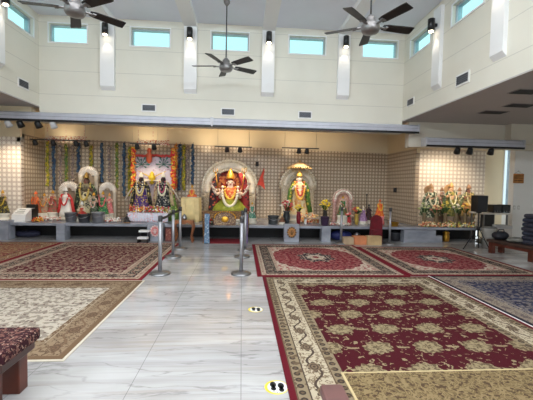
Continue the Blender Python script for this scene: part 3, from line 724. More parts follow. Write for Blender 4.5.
# ------------------------------------------------------------------ deity statues
def skin_mesh(key, joints, edges):
    if key in _c: return _c[key]
    me = bpy.data.meshes.new('sk'); names = list(joints); me.from_pydata([joints[n][:3] for n in names], [(names.index(a), names.index(b)) for a, b in edges], [])
    o = bpy.data.objects.new('sk', me); COL.objects.link(o); sk = o.modifiers.new('s', 'SKIN'); o.modifiers.new('u', 'SUBSURF').levels = 2
    for i, n in enumerate(names):
        r = joints[n][3]; me.skin_vertices[0].data[i].radius = (r, r); me.skin_vertices[0].data[i].use_root = (n == 'pelvis')
    bpy.context.view_layer.update(); dg = bpy.context.evaluated_depsgraph_get()
    out = bpy.data.meshes.new_from_object(o.evaluated_get(dg)); bpy.data.objects.remove(o); bpy.data.meshes.remove(me)
    vs = [tuple(v.co) for v in out.vertices]; fs = [tuple(p.vertices) for p in out.polygons]; _c[key] = (vs, fs); return _c[key]
EDG = [('pelvis', 'chest'), ('chest', 'neck'), ('neck', 'head'), ('head', 'top')] + [e for s in 'LR' for e in (('chest', 'sh'+s), ('sh'+s, 'el'+s), ('el'+s, 'ha'+s), ('pelvis', 'kn'+s), ('kn'+s, 'fo'+s), ('fo'+s, 'to'+s))]
def body(pose):
    if pose == 'stand':
        J = dict(pelvis=(0, 0, .46, .075), chest=(0, 0, .63, .085), neck=(0, 0, .725, .036), head=(0, -.008, .785, .058), top=(0, 0, .835, .052))
        S = dict(sh=(.105, 0, .675, .036), el=(.155, -.02, .55, .028), ha=(.12, -.125, .6, .022), kn=(.05, 0, .25, .05), fo=(.05, -.02, .03, .034), to=(.052, -.09, .02, .026))
    else:
        J = dict(pelvis=(0, 0, .15, .12), chest=(0, 0, .42, .12), neck=(0, 0, .57, .05), head=(0, -.01, .665, .085), top=(0, 0, .74, .075))
        S = dict(sh=(.15, 0, .495, .05), el=(.235, -.07, .32, .04), ha=(.19, -.21, .4, .032), kn=(.27, -.12, .08, .075), fo=(-.02, -.22, .06, .045), to=(-.1, -.24, .05, .035))
    for k, v in S.items(): J[k+'R'] = v; J[k+'L'] = (-v[0], v[1]-(.03 if k in ('fo', 'to') and pose == 'sit' else 0), v[2], v[3])
    vs, fs = skin_mesh('body'+pose, J, EDG); m = M().add(vs, fs, True)
    for s in 'LR':                                                  # hands: palm end of the arm, four fingers and a thumb
        hx, hy, hz, hr = J['ha'+s]; sg = 1 if s == 'R' else -1
        for i, ln in enumerate((1.7, 2.1, 2.0, 1.6)):
            x = hx+(i-1.5)*hr*.5; m.tube([(x, hy, hz), (x, hy-hr*.7, hz+hr*ln*.7), (x, hy-hr*.5, hz+hr*ln*1.25)], [hr*.3, hr*.27, hr*.18], 6)
        m.tube([(hx-sg*hr*.6, hy, hz), (hx-sg*hr*1.3, hy-hr*.3, hz+hr*.4), (hx-sg*hr*1.3, hy-hr*.4, hz+hr*.9)], [hr*.32, hr*.28, hr*.2], 6)
    hd = J['head']; m.tube([(0, hd[1]-hd[3]*.9, hd[2]+hd[3]*.25), (0, hd[1]-hd[3]*1.22, hd[2]-hd[3]*.15), (0, hd[1]-hd[3]*.95, hd[2]-hd[3]*.22)], [hd[3]*.1, hd[3]*.2, hd[3]*.14], 6)
    for s in (-1, 1): m.ball((s*hd[3]*1.0, hd[1]+.01, hd[2]), (hd[3]*.16, hd[3]*.22, hd[3]*.34), 6, 5)
    return m, J
PROF = {'stand': [(.2, 0), (.195, .02), (.17, .12), (.14, .3), (.115, .45), (.09, .545), (.1, .6), (.118, .66), (.085, .71), (.045, .73)],
        'sit': [(.36, 0), (.38, .04), (.35, .12), (.25, .21), (.17, .29), (.15, .37), (.172, .48), (.12, .54), (.06, .57)]}
def deity(px, ytop, ybase, Y, pose, robe, skin=(214, 170, 140), label='', crown=GOLD, garland=None, shawl=None, hair=None, ped=None, wide=1.0, group='deity statues on the altar', extra_arms=False, halo=None, zfloor=.44, blouse=None, garland2=None):
    top, bot = at(px, ytop, Y=Y), at(px, ybase, Y=Y); zb = max(bot.z, zfloor+.02); h = top.z-zb
    d = thing('deity_statue', (bot.x, Y, zfloor), label, 'deity statue', group, 0, h); P = (zb-zfloor)/h
    prof = PROF[pose]; rb = prof[0][0]*wide*1.05
    M().lathe([(rb*1.0, 0), (rb*1.0, P*.3), (rb*.86, P*.45), (rb*.86, P*.7), (rb*.96, P*.85), (rb*.95, P)], n=20, sy=.8).build('pedestal', ped or OFFW, d)
    m, J = body(pose); m.build('body', plain(skin, .45), d, (0, 0, P))
    pl = lambda a, z: 1+(.07*math.cos(13*a)*max(0, 1-z/.5))
    r = M().lathe(prof, (0, .01, P), 39, wide, .78*min(wide, 1.15), pl).build('robe', robe, d)
    if blouse:
        up = [(q*1.06, z) for q, z in prof if z > (.28 if pose == 'sit' else .5)]
        M().lathe(up, (0, .008, P), 30, wide, .78*min(wide, 1.15)).build('blouse', blouse, d)
    if garland2:
        g = M(); zs = J['neck'][2]; zl = .42 if pose == 'stand' else .3; wx = .065 if pose == 'stand' else .11
        for i in range(17):
            a = PI*i/16; g.ball((wx*math.cos(a)*wide, -(.145 if pose == 'stand' else .2)*min(wide, 1.15)*(.7+.3*math.sin(a)), zs-(zs-zl)*math.sin(a)**.8), .02 if pose == 'stand' else .026, 6, 4)
        g.build('inner_garland', garland2, d, (0, 0, P))
    hd = J['head']; R = hd[3]
    e = M()
    for s in (-1, 1): e.ball((s*R*.4, hd[1]-R*.93, hd[2]+R*.18), (R*.2, R*.12, R*.12), 8, 5)
    e.build('eyes', plain((24, 18, 18), .3), d, (0, 0, P))
    M().ball((0, hd[1]-R*.95, hd[2]-R*.45), (R*.26, R*.12, R*.09), 8, 5).build('lips', plain((176, 50, 50), .4), d, (0, 0, P))
    M().ball((0, hd[1]-R*.98, hd[2]+R*.5), (R*.08, R*.08, R*.2), 6, 5).build('forehead_mark', plain((190, 40, 30), .5), d, (0, 0, P))
    zt = J['top'][2]+R*.25; H = 1-zt
    M().lathe([(R*1.12, 0), (R*1.2, H*.12), (R*1.02, H*.3), (R*.98, H*.42), (R*.7, H*.56), (R*.62, H*.7), (R*.3, H*.85), (R*.1, H)], (0, 0, zt+P), 16, pleat=lambda a, z: 1+.05*math.cos(8*a)).build('crown', crown, d)
    if hair: M().ball((0, R*.45, hd[2]-R*.2), (R*1.22, R*.95, R*1.5), 12, 8).tube([(0, R*1.0, hd[2]-R*.5), (0, R*1.4, hd[2]-R*3)], [R*1.1, R*1.3], 10).build('hair', hair, d, (0, 0, P))
    if garland:
        g = M(); core = []; zs = J['neck'][2]-.0; zl = .34 if pose == 'stand' else .14; wx = .1 if pose == 'stand' else .16; N = 22
        for i in range(N+1):
            a = PI*i/N; x = wx*math.cos(a)*wide; z = zs-(zs-zl)*math.sin(a)**.8
            yy = -(.13 if pose == 'stand' else .23)*min(wide, 1.15)*(.75+.3*math.sin(a)); yy = yy if abs(math.cos(a)) < .96 else yy*.5
            core.append((x, yy, z)); g.ball((x, yy, z), .027 if pose == 'stand' else .036, 6, 4)
        g.tube(core, .012, 5); g.build('flower_garland', garland, d, (0, 0, P))
    if shawl:
        sh = M()
        for s in (-1, 1):
            k = 1 if pose == 'stand' else 1.5; zz = J['shR'][2]
            sh.tube([(s*.06*k, -.02, zz+.05), (s*.12*k*wide, -.03, zz+.01), (s*.175*k*wide, .0, zz-.12), (s*.2*k*wide, .02, zz*.45), (s*.24*k*wide, .02, .04)], [.03*k, .04*k, .05*k, .055*k, .06*k], 8, .5)
        sh.build('shawl', shawl, d, (0, 0, P))
    if extra_arms:
        k = J['shR']
        for s in (-1, 1):
            for q in (0, 1):
                ea = M(); ea.tube([(s*k[0]*.9, .03, k[2]), (s*(k[0]+.16+q*.05), -.08, k[2]-.1+q*.1), (s*(k[0]+.22+q*.06), -.2, k[2]+.0+q*.13)], [k[3]*.9, k[3]*.7, k[3]*.5], 8)
                for f in range(4): ea.tube([(s*(k[0]+.21+q*.06+.012*f), -.2, k[2]+q*.13), (s*(k[0]+.205+q*.06+.014*f), -.225, k[2]+.045+q*.13), (s*(k[0]+.21+q*.06+.012*f), -.235, k[2]+.065-.006*abs(f-1.4)+q*.13)], [.009, .008, .005], 6)
                ea.tube([(s*(k[0]+.2+q*.06), -.2, k[2]+q*.13), (s*(k[0]+.175+q*.06), -.215, k[2]+.02+q*.13), (s*(k[0]+.175+q*.06), -.22, k[2]+.04+q*.13)], [.01, .009, .006], 6)
                ea.build('raised_arm', plain(skin, .45), d, (0, 0, P))

    if halo:
        q = M(); n = 28; rr = R*2.5; q.prism([(rr*math.cos(2*PI*i/n)*(1+.04*(i % 2)), hd[2]+rr*math.sin(2*PI*i/n)*(1+.04*(i % 2))) for i in range(n)], .1, .13); q.build('halo', halo, d, (0, 0, P))
    return d

# --- arches (backdrops framing statues)
def carved(c1, c2, sc_=22):
    a = Mat('carved_marble', .5); x, y, z = a.xyz(); v = a.vec(x, y, z); d, _ = a.vor(v, sc_); n = a.noise(v, sc_*.8, 3)
    a.bump(d+n, .8, .02); return a.col(a.mix(d.ramp(.1, .55), c1, c2))
CARV = carved((236, 226, 206), (196, 178, 148)); CARV2 = carved((240, 232, 220), (206, 190, 176), 30)
def arch(px, x0, x1, ytop, ybase, Y, label, inner=.66, mat=CARV, hx=None, beads=26, back=None, spring=.42, dep=.16):
    a, b_, t = at(x0, 200, Y=Y), at(x1, 200, Y=Y), at(px, ytop, Y=Y); cx = (a.x+b_.x)/2; W = (b_.x-a.x)/2; H = t.z-.44
    r = thing('marble_arch', (cx, Y, .44), label, 'shrine arch', 'carved arches behind the statues'); zs = H-W if H > W*1.2 else H*.45
    rz = H-zs; n = 40; inn = []; out = []; i2 = inner
    for i in range(n+1):
        q = math.radians(-18+216*i/n) if hx else PI*i/n; sc2 = 1+.035*abs(math.sin(q*11))
        inn.append((W*i2*math.cos(q), zs+rz*i2*math.sin(q))); out.append((W*.94*sc2*math.cos(q), zs+rz*.94*sc2*math.sin(q)))
    M().strip(inn, out, 0, dep).build('arch_band', mat, r)
    k = M()
    for i in range(beads):
        q = math.radians(-10+200*(i+.5)/beads) if hx else PI*(i+.5)/beads; w2 = (1+i2)/2
        k.ball((W*w2*math.cos(q), -.005, zs+rz*w2*math.sin(q)), (W*.1, .045, W*.1), 8, 5); k.ball((W*.97*math.cos(q), .05, zs+rz*.97*math.sin(q)), (W*.065, .05, W*.065), 6, 4)
        k.ball((W*(i2+.04)*math.cos(q), -.004, zs+rz*(i2+.04)*math.sin(q)), (W*.035, .02, W*.035), 6, 4)
    k.build('carved_relief', plain((238, 228, 208), .5), r)
    pz = zs - (rz*.28 if hx else 0)
    for s in (-1, 1):
        xm = s*W*(1+i2)/2*.97; w = W*(1-i2)*.5; p = M().lathe([(w*1.15, 0), (w*1.15, pz*.06), (w*.85, pz*.1), (w*.75, pz*.5), (w*.85, pz*.86), (w*1.25, pz*.94), (w*1.25, pz)], (xm, dep/2, 0), 16, 1, min(1, dep/2/w)).build('pillar', mat, r)
    if back:
        q = [(W*i2*1.03*math.cos(PI*i/24), zs+rz*i2*1.03*math.sin(PI*i/24)) for i in range(25)]
        M().prism([(W*i2*1.03, 0)]+q+[(-W*i2*1.03, 0)], dep*.8, dep).build('backcloth', back, r)
    return r, W, H, zs

def shell_arch(px, x0, x1, ytop, Y, label, pillars=True):
    a, b_, t = at(x0, 200, Y=Y), at(x1, 200, Y=Y), at(px, ytop, Y=Y); W = (b_.x-a.x)/2; H = t.z-.44
    r = thing('marble_arch', ((a.x+b_.x)/2, Y, .44), label, 'shrine arch', 'carved arches behind the statues'); zs = H-W; n = 30
    inn = [(W*.3*math.cos(PI*i/n), zs+W*.3*math.sin(PI*i/n)) for i in range(n+1)]; out = [(W*(1-.03*(i % 2))*math.cos(PI*i/n), zs+W*(1-.03*(i % 2))*math.sin(PI*i/n)) for i in range(n+1)]
    M().strip(inn, out, 0, .08).build('arch_band', CARV2, r); k = M()
    for i in range(15):
        q = PI*(i+.5)/15; k.tube([(W*.34*math.cos(q), 0, zs+W*.34*math.sin(q)), (W*.94*math.cos(q), -.01, zs+W*.94*math.sin(q))], [W*.025, W*.055], 6)
    k.build('fan_ribs', plain((236, 230, 220), .5), r)
    M().b2(-W*.6, W*.6, .06, .08, 0, zs).build('back_slab', plain((150, 132, 112), .7), r)
    for s in (-1, 1): M().lathe([(W*.26, 0), (W*.2, zs*.1), (W*.17, zs*.5), (W*.2, zs*.9), (W*.26, zs)], (s*W*.78, .04, 0), 12).build('pillar', plain((196, 184, 166), .5), r)

MIX = multi(((214, 60, 50), (236, 190, 60), (240, 236, 226), (206, 80, 110), (80, 110, 60)), 26)
REDY = multi(((190, 44, 36), (226, 120, 40), (236, 190, 70)), 30); WH = multi(((240, 236, 226), (226, 214, 190), (206, 120, 110)), 30)
def B(a, b, s=24, amt=.38): return brocade(a, b, s, .75, amt)
# left end
deity(3, 190, 213, 10.0-.45, 'stand', B((40, 38, 30), (214, 190, 60)), (190, 150, 120), 'small dark and yellow robed statue cut by the left photo edge', garland=plain((222, 190, 60), .7), wide=1.3)
deity(36, 191, 213, 10.2, 'stand', B((190, 84, 50), (110, 110, 70), 30, .5), (226, 150, 100), 'small orange robed statue left of the white statue, behind the white box', garland=plain((226, 110, 40), .8), crown=plain((220, 100, 40), .5), wide=1.2)
deity(44.5, 193, 213, 10.3, 'stand', B((150, 140, 110), (180, 80, 64), 30, .5), (206, 170, 140), 'small olive and red statue beside the orange robed one', garland=REDY, wide=1.2)
deity(53, 190, 212, 10.3, 'stand', B((170, 70, 66), (90, 112, 76), 30, .55), (206, 160, 130), 'small red and green statue just left of the white statue', garland=MIX, wide=1.2)
shell_arch(68.5, 58.5, 79, 181, 10.45, 'round topped white arch behind the white statue with red sash')
deity(66, 187, 214, 10.15, 'stand', plain((232, 226, 216), .6), (232, 214, 200), 'white marble statue with red sash in the first round arch', garland=plain((206, 40, 44), .8), shawl=plain((210, 60, 56), .7), hair=BLACK, crown=WHITE, wide=1.15)
shell_arch(88, 78, 98, 166, 10.55, 'tallest round topped white arch behind the checked robe statue')
deity(86.5, 172, 214, 10.25, 'stand', B((206, 196, 156), (36, 32, 30), 22, .5), (120, 84, 70), 'tall statue in cream and black checked robe under the tallest round arch', garland=plain((196, 170, 90), .7), shawl=B((40, 50, 36), (150, 160, 110)), hair=BLACK, crown=plain((150, 120, 60), .4, .6), wide=1.1, blouse=B((120, 110, 84), (40, 36, 34), 22))
deity(82, 201, 216, 9.72, 'sit', B((170, 40, 40), (226, 170, 90)), (226, 206, 180), 'little red robed seated statue in front of the checked robe statue', crown=WHITE)
deity(94, 192, 215, 9.9, 'stand', B((50, 66, 50), (180, 180, 140)), (190, 160, 130), 'small dark green statue right of the checked robe statue', garland=WH)
shell_arch(107, 98.5, 116, 182, 10.5, 'round topped white arch behind the green robed statue')
deity(103, 191, 214, 9.95, 'stand', B((40, 110, 64), (200, 220, 140)), (226, 170, 150), 'small bright green robed statue under the third round arch', garland=plain((220, 90, 100), .7), wide=1.2)
deity(98, 194, 213, 10.3, 'stand', B((206, 100, 110), (240, 200, 190)), (226, 180, 160), 'small pink robed statue left of the bright green one', crown=plain((200, 90, 90), .5))
deity(109.5, 193, 213, 10.25, 'stand', B((214, 110, 110), (240, 210, 190)), (226, 180, 160), 'small pink robed statue right of the bright green one', crown=plain((220, 150, 80), .5))
# dark faced pair on a draped table
p0, p1 = at(128, 212.5, Y=9.8), at(168, 212.5, Y=9.8); tz2 = p0.z
t = thing('altar_table', ((p0.x+p1.x)/2, 10.15, .44), 'white draped altar table under the dark faced pair', 'table'); w = (p1.x-p0.x)/2; H = tz2-.44
M().b2(-w, w, -.38, .38, H-.03, H).build('table_top', OFFW, t)
cl = M(); n = 60; zz = [];
for i in range(n+1):
    x = -w-.01+(2*w+.02)*i/n; zz.append((x, -.395-.015*math.sin(i*1.7)))
vs = [(x, y, H+.004) for x, y in zz]+[(x, y, .02) for x, y in zz]+[(x, y+.02, H+.004) for x, y in zz]+[(x, y+.02, .02) for x, y in zz]; fs = []
for i in range(n): q = n+1; fs += [(i, i+1, q+i+1, q+i), (2*q+i, 3*q+i, 3*q+i+1, 2*q+i+1), (i, 2*q+i, 2*q+i+1, i+1)]
cl.add(vs, fs, True).build('front_drape', brocade((206, 204, 214), (226, 150, 150), 18), t)
for s in (-1, 1):
    for yy in (-.34, .32): M().b2(s*(w-.05)-.025, s*(w-.05)+.025, yy-.02, yy+.02, 0, H-.03).build('leg', WOOD, t)
deity(141, 172, 207, 10.1, 'stand', B((70, 40, 110), (236, 200, 80), 18), (40, 32, 34), 'dark faced statue in purple and gold, left of the garlanded pair', garland=plain((232, 206, 140), .7), garland2=plain((230, 226, 210), .7), blouse=B((40, 30, 60), (226, 190, 90), 24), shawl=B((30, 26, 30), (214, 190, 110), 16), hair=BLACK, crown=plain((236, 226, 200), .4), wide=1.12, zfloor=tz2, group='dark faced statue pair')
deity(163, 172, 207, 10.1, 'stand', B((28, 34, 40), (220, 210, 190), 18), (44, 36, 38), 'dark faced statue in black and white, right of the garlanded pair', garland=plain((232, 226, 196), .7), garland2=plain((200, 90, 120), .7), blouse=B((36, 34, 40), (230, 220, 190), 24), shawl=B((190, 166, 126), (120, 60, 80), 16), hair=BLACK, crown=plain((236, 226, 200), .4), wide=1.12, zfloor=tz2, group='dark faced statue pair')
# canopy around the pair
ca, cb = at(133, 155, Y=10.55), at(173, 155, Y=10.55); W = (cb.x-ca.x)/2; Zt = ca.z-.44
cn = thing('floral_canopy', ((ca.x+cb.x)/2, 10.6, .44), 'flower canopy with red and orange columns around the dark faced pair', 'canopy')
ORG = multi(((214, 60, 40), (236, 150, 50), (206, 40, 60), (240, 200, 80)), 22)
for s in (-1, 1):
    g = M()
    for i in range(30):
        z = .02+(Zt+.25)*i/30
        for q in range(3): g.ball((s*W+random.uniform(-.04, .04), random.uniform(-.05, .03), z), .055, 6, 4)
    g.build('flower_column', ORG, cn)
g = M()
for i in range(28): g.ball((-W+2*W*i/27, random.uniform(-.02, .02), Zt+random.uniform(-.02, .02)), .04, 6, 4)
g.build('top_garland', plain((186, 60, 56), .8), cn)
M().b2(-W+.05, W-.05, .06, .08, .02, Zt).build('backcloth', brocade((206, 196, 206), (180, 150, 170), 14), cn)
g = M().lathe([(.02, -.2), (.07, -.15), (.1, -.02), (.11, .03), (.06, .1), (.07, .13), (.02, .2)], (-.03, -.05, at(152, 178, Y=10.55).z-.44), 14)
for s in (-1, 1): g.tube([(-.03, -.06, at(152, 178, Y=10.55).z-.44), (s*.2-.03, -.08, at(152, 174.5, Y=10.55).z-.44), (s*.42-.03, -.06, at(152, 171, Y=10.55).z-.44)], [.016, .013, .01], 8)
g.build('gold_pediment', plain((226, 190, 50), .4, .3), cn)
g = M(); zc = at(152, 180, Y=10.5).z-.44
for s in (-1, 1):
    for k in range(4):
        r_ = .28+k*.13; g.tube([(s*.04, -.1-.02*k, zc-.02), (s*(.1+r_*.5), -.12, zc+.03-k*.02), (s*(.12+r_*.85), -.12, zc-.25-k*.05), (s*(.14+r_), -.1, zc-.62)], [.018, .02, .02, .018], 6)
g.build('white_garlands', plain((226, 216, 200), .7), cn)
for s, px in ((-1, 141), (1, 163.5)):
    z = at(px, 163, Y=10.5).z-.44; x = at(px, 163, Y=10.5).x-cn.location.x; g = M()
    for k in range(9):
        a = PI*(-.15+1.3*k/8); L2 = (.17, .25)[k % 2]; g.tube([(x, -.06, z-.05), (x+L2*.55*math.cos(a), -.07, z-.05+L2*.6*math.sin(a)), (x+L2*.85*math.cos(a), -.065, z-.05+L2*.95*math.sin(a)), (x+L2*math.cos(a), -.06, z-.05+L2*1.1*math.sin(a))], [.006, .01, .028, .008], 6, .4)
    g.build('peacock_fan', plain((40, 92, 84), .6, 0, .3, 20), cn)
z = at(149, 156, Y=10.5).z-.44; x = at(149, 156, Y=10.5).x-cn.location.x
M().lathe([(.02, -.22), (.08, -.16), (.09, 0), (.05, .12), (.075, .16), (.03, .24)], (x, -.07, z), 12).build('hanging_pot', plain((206, 96, 60), .5), cn)
M().ball((0, -.3, at(152, 205, Y=10.2).z-.44), .001).build('canopy_pin', GOLD, cn)
bpy.data.objects.remove(bpy.data.objects['canopy_pin'])
def drapeleaf(px, y0, y1, c, lb):
    a, b_ = at(px, y0, Y=10.0), at(px, y1, Y=10.0); k = M(); zb = .44
    k.tube([(0, 0, 0), (.0, 0, (b_.z-zb)*1.0), (-.05, 0, (a.z-zb)*.8), (-.1, 0, a.z-zb)], [.2, .17, .1, .03], 14, .4)
    tag(k.build('draped_cloth', brocade(c, (190, 200, 110), 18), None, (a.x, 10.15, zb)), lb, 'cloth')
drapeleaf(172, 190, 214, (86, 110, 40), 'green draped cloth beside the right dark faced statue')
g = M(); rnd = random.Random(11)
for i in range(260): g.ball((rnd.uniform(-w*.97, w*.95), rnd.uniform(-.36, -.16), rnd.uniform(.02, .2)*(.5+.5*rnd.random())), .032, 6, 4)
tag(g.build('flower_offering', MIX, None, ((p0.x+p1.x)/2, 10.15, tz2)), 'heap of mixed flowers on the white draped altar table', 'flowers', kind='stuff')
# small statue on pale draped block
a = at(190.5, 198, Y=10.0); hb = a.z-.44
k = thing('draped_block', (a.x, 10.15, .44), 'pale yellow draped block under the small orange statue', 'draped block')
M().b2(-.26, .26, -.25, .25, 0, hb).build('block', plain((222, 196, 140), .7), k, bevel=.015)
M().lathe([(.31, .02), (.3, hb*.5), (.285, hb), (.27, hb+.008)], (0, 0, 0), 44, 1, .95, lambda a, z: 1+.02*math.sin(12*a)).build('drape', plain((232, 206, 146), .8), k)
deity(192, 184.5, 198, 10.15, 'sit', B((214, 80, 60), (240, 190, 60)), (226, 170, 110), 'small orange and yellow statue on the pale draped block', garland=plain((236, 190, 50), .7), zfloor=a.z+.009)
# center
CRED = multi(((120, 34, 30), (150, 50, 36), (96, 28, 30), (176, 110, 60)), 16)
r_, W, H, zs = arch(229, 201.5, 257.5, 160, 215, 10.95, 'large carved white arch behind the seated statue in green skirt', .62, CARV, True, 34, CRED)
d = deity(230, 168.5, 211.5, 10.4, 'sit', B((146, 150, 44), (178, 176, 84), 12), (226, 200, 180), 'large seated statue in lime green skirt with gold crown, center of the altar', garland=plain((232, 222, 196), .6), shawl=brocade((150, 36, 36), (40, 30, 34), 14), hair=brocade((150, 44, 34), (190, 120, 60), 10), wide=1.1, extra_arms=True, group='largest seated statue', crown=plain((226, 160, 60), .35, .5), blouse=brocade((196, 80, 40), (226, 190, 120), 14), garland2=plain((236, 190, 70), .7))
R_ = d.scale[0]; zz_ = .44+0
for s in (-1, 1):
    k = M(); b0 = at(230+s*11.5, 192, Y=10.2); t0 = at(230+s*14.5, 172, Y=10.2); k.tube([(b0.x, 10.2, b0.z), (t0.x, 10.2, t0.z)], .014, 6)
    for q in (-1, 0, 1): k.tube([(t0.x, 10.2, t0.z-.04), (t0.x+q*.06, 10.2, t0.z+.02), (t0.x+q*.05, 10.2, t0.z+.13)], [.012, .012, .004], 6)
    inv = Matrix.Translation((-d.location.x, -d.location.y, -d.location.z)); k.v = [tuple((inv @ Vector(v))/R_) for v in k.v]
    k.build('held_trident', GOLD, d)
for s, px in ((-1, 212), (1, 246.5)):
    a, b_ = at(px+s*-3, 170, Y=10.5), at(px, 208, Y=10.4); k = M()
    k.tube([(0, 0, 0), (0, 0, b_.z-.44), (-s*.03, 0, (a.z-.44)*.55), (-s*.1, .03, (a.z-.44)*.8), (-s*.22, .05, a.z-.44-.1)], [.08, .1, .1, .1, .05], 10, .45)
    tag(k.build('draped_cloth', brocade((46, 26, 30) if s < 0 else (150, 40, 38), (206, 90, 60) if s < 0 else (60, 30, 30), 12), None, (b_.x, 10.32 if s < 0 else 10.3, .44)), 'dark draped cloth at the left of the lime green skirt' if s < 0 else 'red draped cloth at the right of the lime green skirt', 'cloth')
k = M(); c = at(229, 157, Y=10.9)
# throne table in front
GW = carved((176, 132, 70), (110, 74, 40), 26)
xa, xb = at(202, 225, Y=8.95).x, at(249, 225, Y=8.95).x; zt2 = at(226, 211.5, Y=8.95).z
t = thing('carved_table', ((xa+xb)/2, 9.05, 0), 'ornate carved gold wooden table before the center statue', 'table'); w = (xb-xa)/2
M().b2(-w, w, -.12, .14, zt2-.05, zt2).build('table_top', GW, t, bevel=.01)
M().prism([(-w+.08, zt2-.05), (-w+.08, zt2-.16), (-w*.55, zt2-.2)]+[(-w*.55+w*1.1*i/10, zt2-.2-.0*i) for i in range(11)]+[(w-.08, zt2-.16), (w-.08, zt2-.05)], -.1, -.06).build('apron', GW, t)
q = M(); n = 14
cxp = at(225, 220, Y=8.95).x-(xa+xb)/2; wz = .28
q.prism([(cxp+wz, zt2-.36), (cxp+wz*1.05, zt2-.16)]+[(cxp+wz*math.cos(PI*i/n), zt2-.16+.16*math.sin(PI*i/n)) for i in range(n+1)]+[(cxp-wz*1.05, zt2-.16), (cxp-wz, zt2-.36)], -.16, -.12); q.build('carved_panel', carved((206, 176, 130), (110, 80, 64), 30), t)
q = M()
for i in range(15): q.ball((cxp+wz*.98*math.cos(PI*i/n), -.165, zt2-.16+.16*math.sin(PI*i/n)), .024, 6, 4)
q.ball((cxp, -.16, zt2-.2), (.1, .02, .08), 12, 6); q.build('panel_relief', GOLD, t)
for s in (-1, 1):
    for yy in (-.06, .1): M().lathe([(.05, 0), (.03, .06), (.035, .2), (.05, .4), (.06, zt2*.75), (.05, zt2-.05)], (s*(w-.06), yy, 0), 12).build('leg', GW, t)
k = M(); hh = zt2-.06; a = at(204.5, 228, Y=8.85)
k.prism([(-.075, 0.01), (.075, 0.01), (.055, hh*.5), (.07, hh), (-.06, hh), (-.055, hh*.5)], -.02, .02)
tag(k.build('hanging_cloth', brocade((96, 124, 152), (180, 190, 200), 20), None, (a.x+.06, 8.86, 0.0), bevel=.008), 'blue cloth hanging at the left leg of the carved table', 'cloth')
k = M(); a = at(246.5, 226, Y=8.9); k.prism([(-.05, 0.01), (.06, 0.01), (.05, hh*.5), (.055, hh), (-.05, hh), (-.035, hh*.5)], -.02, .02)
tag(k.build('hanging_cloth', brocade((104, 90, 130), (150, 130, 150), 20), None, (a.x-.02, 8.87, 0), bevel=.008), 'violet grey cloth hanging at the right leg of the carved table', 'cloth')
c0, c1 = at(206, 242, Z=.0), at(242, 242, Z=0.0)
tag(M().b2(0, c1.x-c0.x, 0, .75, 0, .012).build('red_mat', plain((122, 16, 30), .95), None, (c0.x, 8.9, 0)), 'dark red floor mat under the carved table', 'mat')
deity(252, 202, 218, 9.7, 'stand', B((40, 120, 90), (230, 226, 220)), (226, 196, 180), 'small green and white statue right of the big center arch', garland=WH, wide=1.3)
# side table
xa, xb = at(174, 222, Y=8.95).x, at(193, 222, Y=8.95).x; zt3 = at(183, 220.5, Y=8.95).z
t = thing('side_table', ((xa+xb)/2, 9.05, 0), 'small carved wooden side table left of the center shrine', 'table'); w = (xb-xa)/2
M().b2(-w, w, -.12, .16, zt3-.03, zt3).build('table_top', plain((150, 96, 58), .4, 0, .2), t, bevel=.008)
M().prism([(-w+.03, zt3-.03), (-w+.03, zt3-.1), (-w*.4, zt3-.07), (0, zt3-.11), (w*.4, zt3-.07), (w-.03, zt3-.1), (w-.03, zt3-.03)], -.1, -.08).build('apron', plain((140, 86, 52), .4, 0, .2), t)
for s in (-1, 1):
    for yy in (-.09, .13): M().tube([(s*(w-.03), yy, zt3-.03), (s*(w-.0), yy, zt3*.7), (s*(w-.05), yy, zt3*.3), (s*(w-.01), yy, .012)], [.026, .03, .018, .022], 8).build('leg', plain((140, 86, 52), .4, 0, .2), t)
k = thing('brass_pot', ((xa+xb)/2, 9.07, zt3), 'small silver pot on the carved side table', 'pot'); M().lathe([(.04, 0), (.07, .03), (.075, .07), (.05, .1), (.06, .115)], n=16).build('pot_body', STEEL, k); M().lathe([(.056, .115), (.03, .14), (.01, .16)], n=14).build('lid', STEEL, k)
# maroon panel and step stool between stanchions
a = at(168.5, 238, Z=0); k = thing('framed_panel', (at(168.5, 231, Y=9.15).x, 9.15, 0), 'small maroon framed panel leaning by the pinkish medallion block', 'panel'); M().b2(-.09, .09, 0, .03, 0, .37).build('frame', plain((90, 40, 36), .5), k, bevel=.006); M().b2(-.065, .065, -.006, 0, .04, .33).build('picture', brocade((130, 70, 60), (176, 130, 110), 26), k)
a = at(143.5, 242, Y=9.0); k = thing('step_stool', (a.x, 9.0, 0), 'small white and black two step stool before the altar', 'step stool')
for z, yy in ((.1, -.03), (.26, .1)):
    M().b2(-.13, .13, yy-.1, yy+.08, z, z+.05).build('step', WHITE, k, bevel=.008)
for s in (-1, 1): M().b2(s*.12-.012, s*.12+.012, -.1, .16, 0, .1).b2(s*.12-.012, s*.12+.012, .02, .16, .1, .26).build('side_frame', BLACK, k)
# orange flag right of center arch
a = at(256, 188, Y=10.9); b_ = at(264, 168, Y=10.9); k = thing('orange_flag', (a.x, 10.9, .44), 'orange red pennant on a pole right of the big center arch', 'flag')
M().tube([(0, 0, 0), (0, 0, a.z-.44), (b_.x-a.x, 0, b_.z-.44)], .012, 6).build('pole', WOOD, k); dx, dz = b_.x-a.x, b_.z-.44
q = M(); q.prism([(dx*.1, (a.z-.44)+.08), (dx, dz), (dx+.02, dz-.12), (dx*.9, dz-.3), (dx+.05, a.z-.44-.05), (dx*.55, a.z-.44+.1)], -.012, .012); q.build('pennant', plain((206, 66, 44), .7, 0, .15), k)
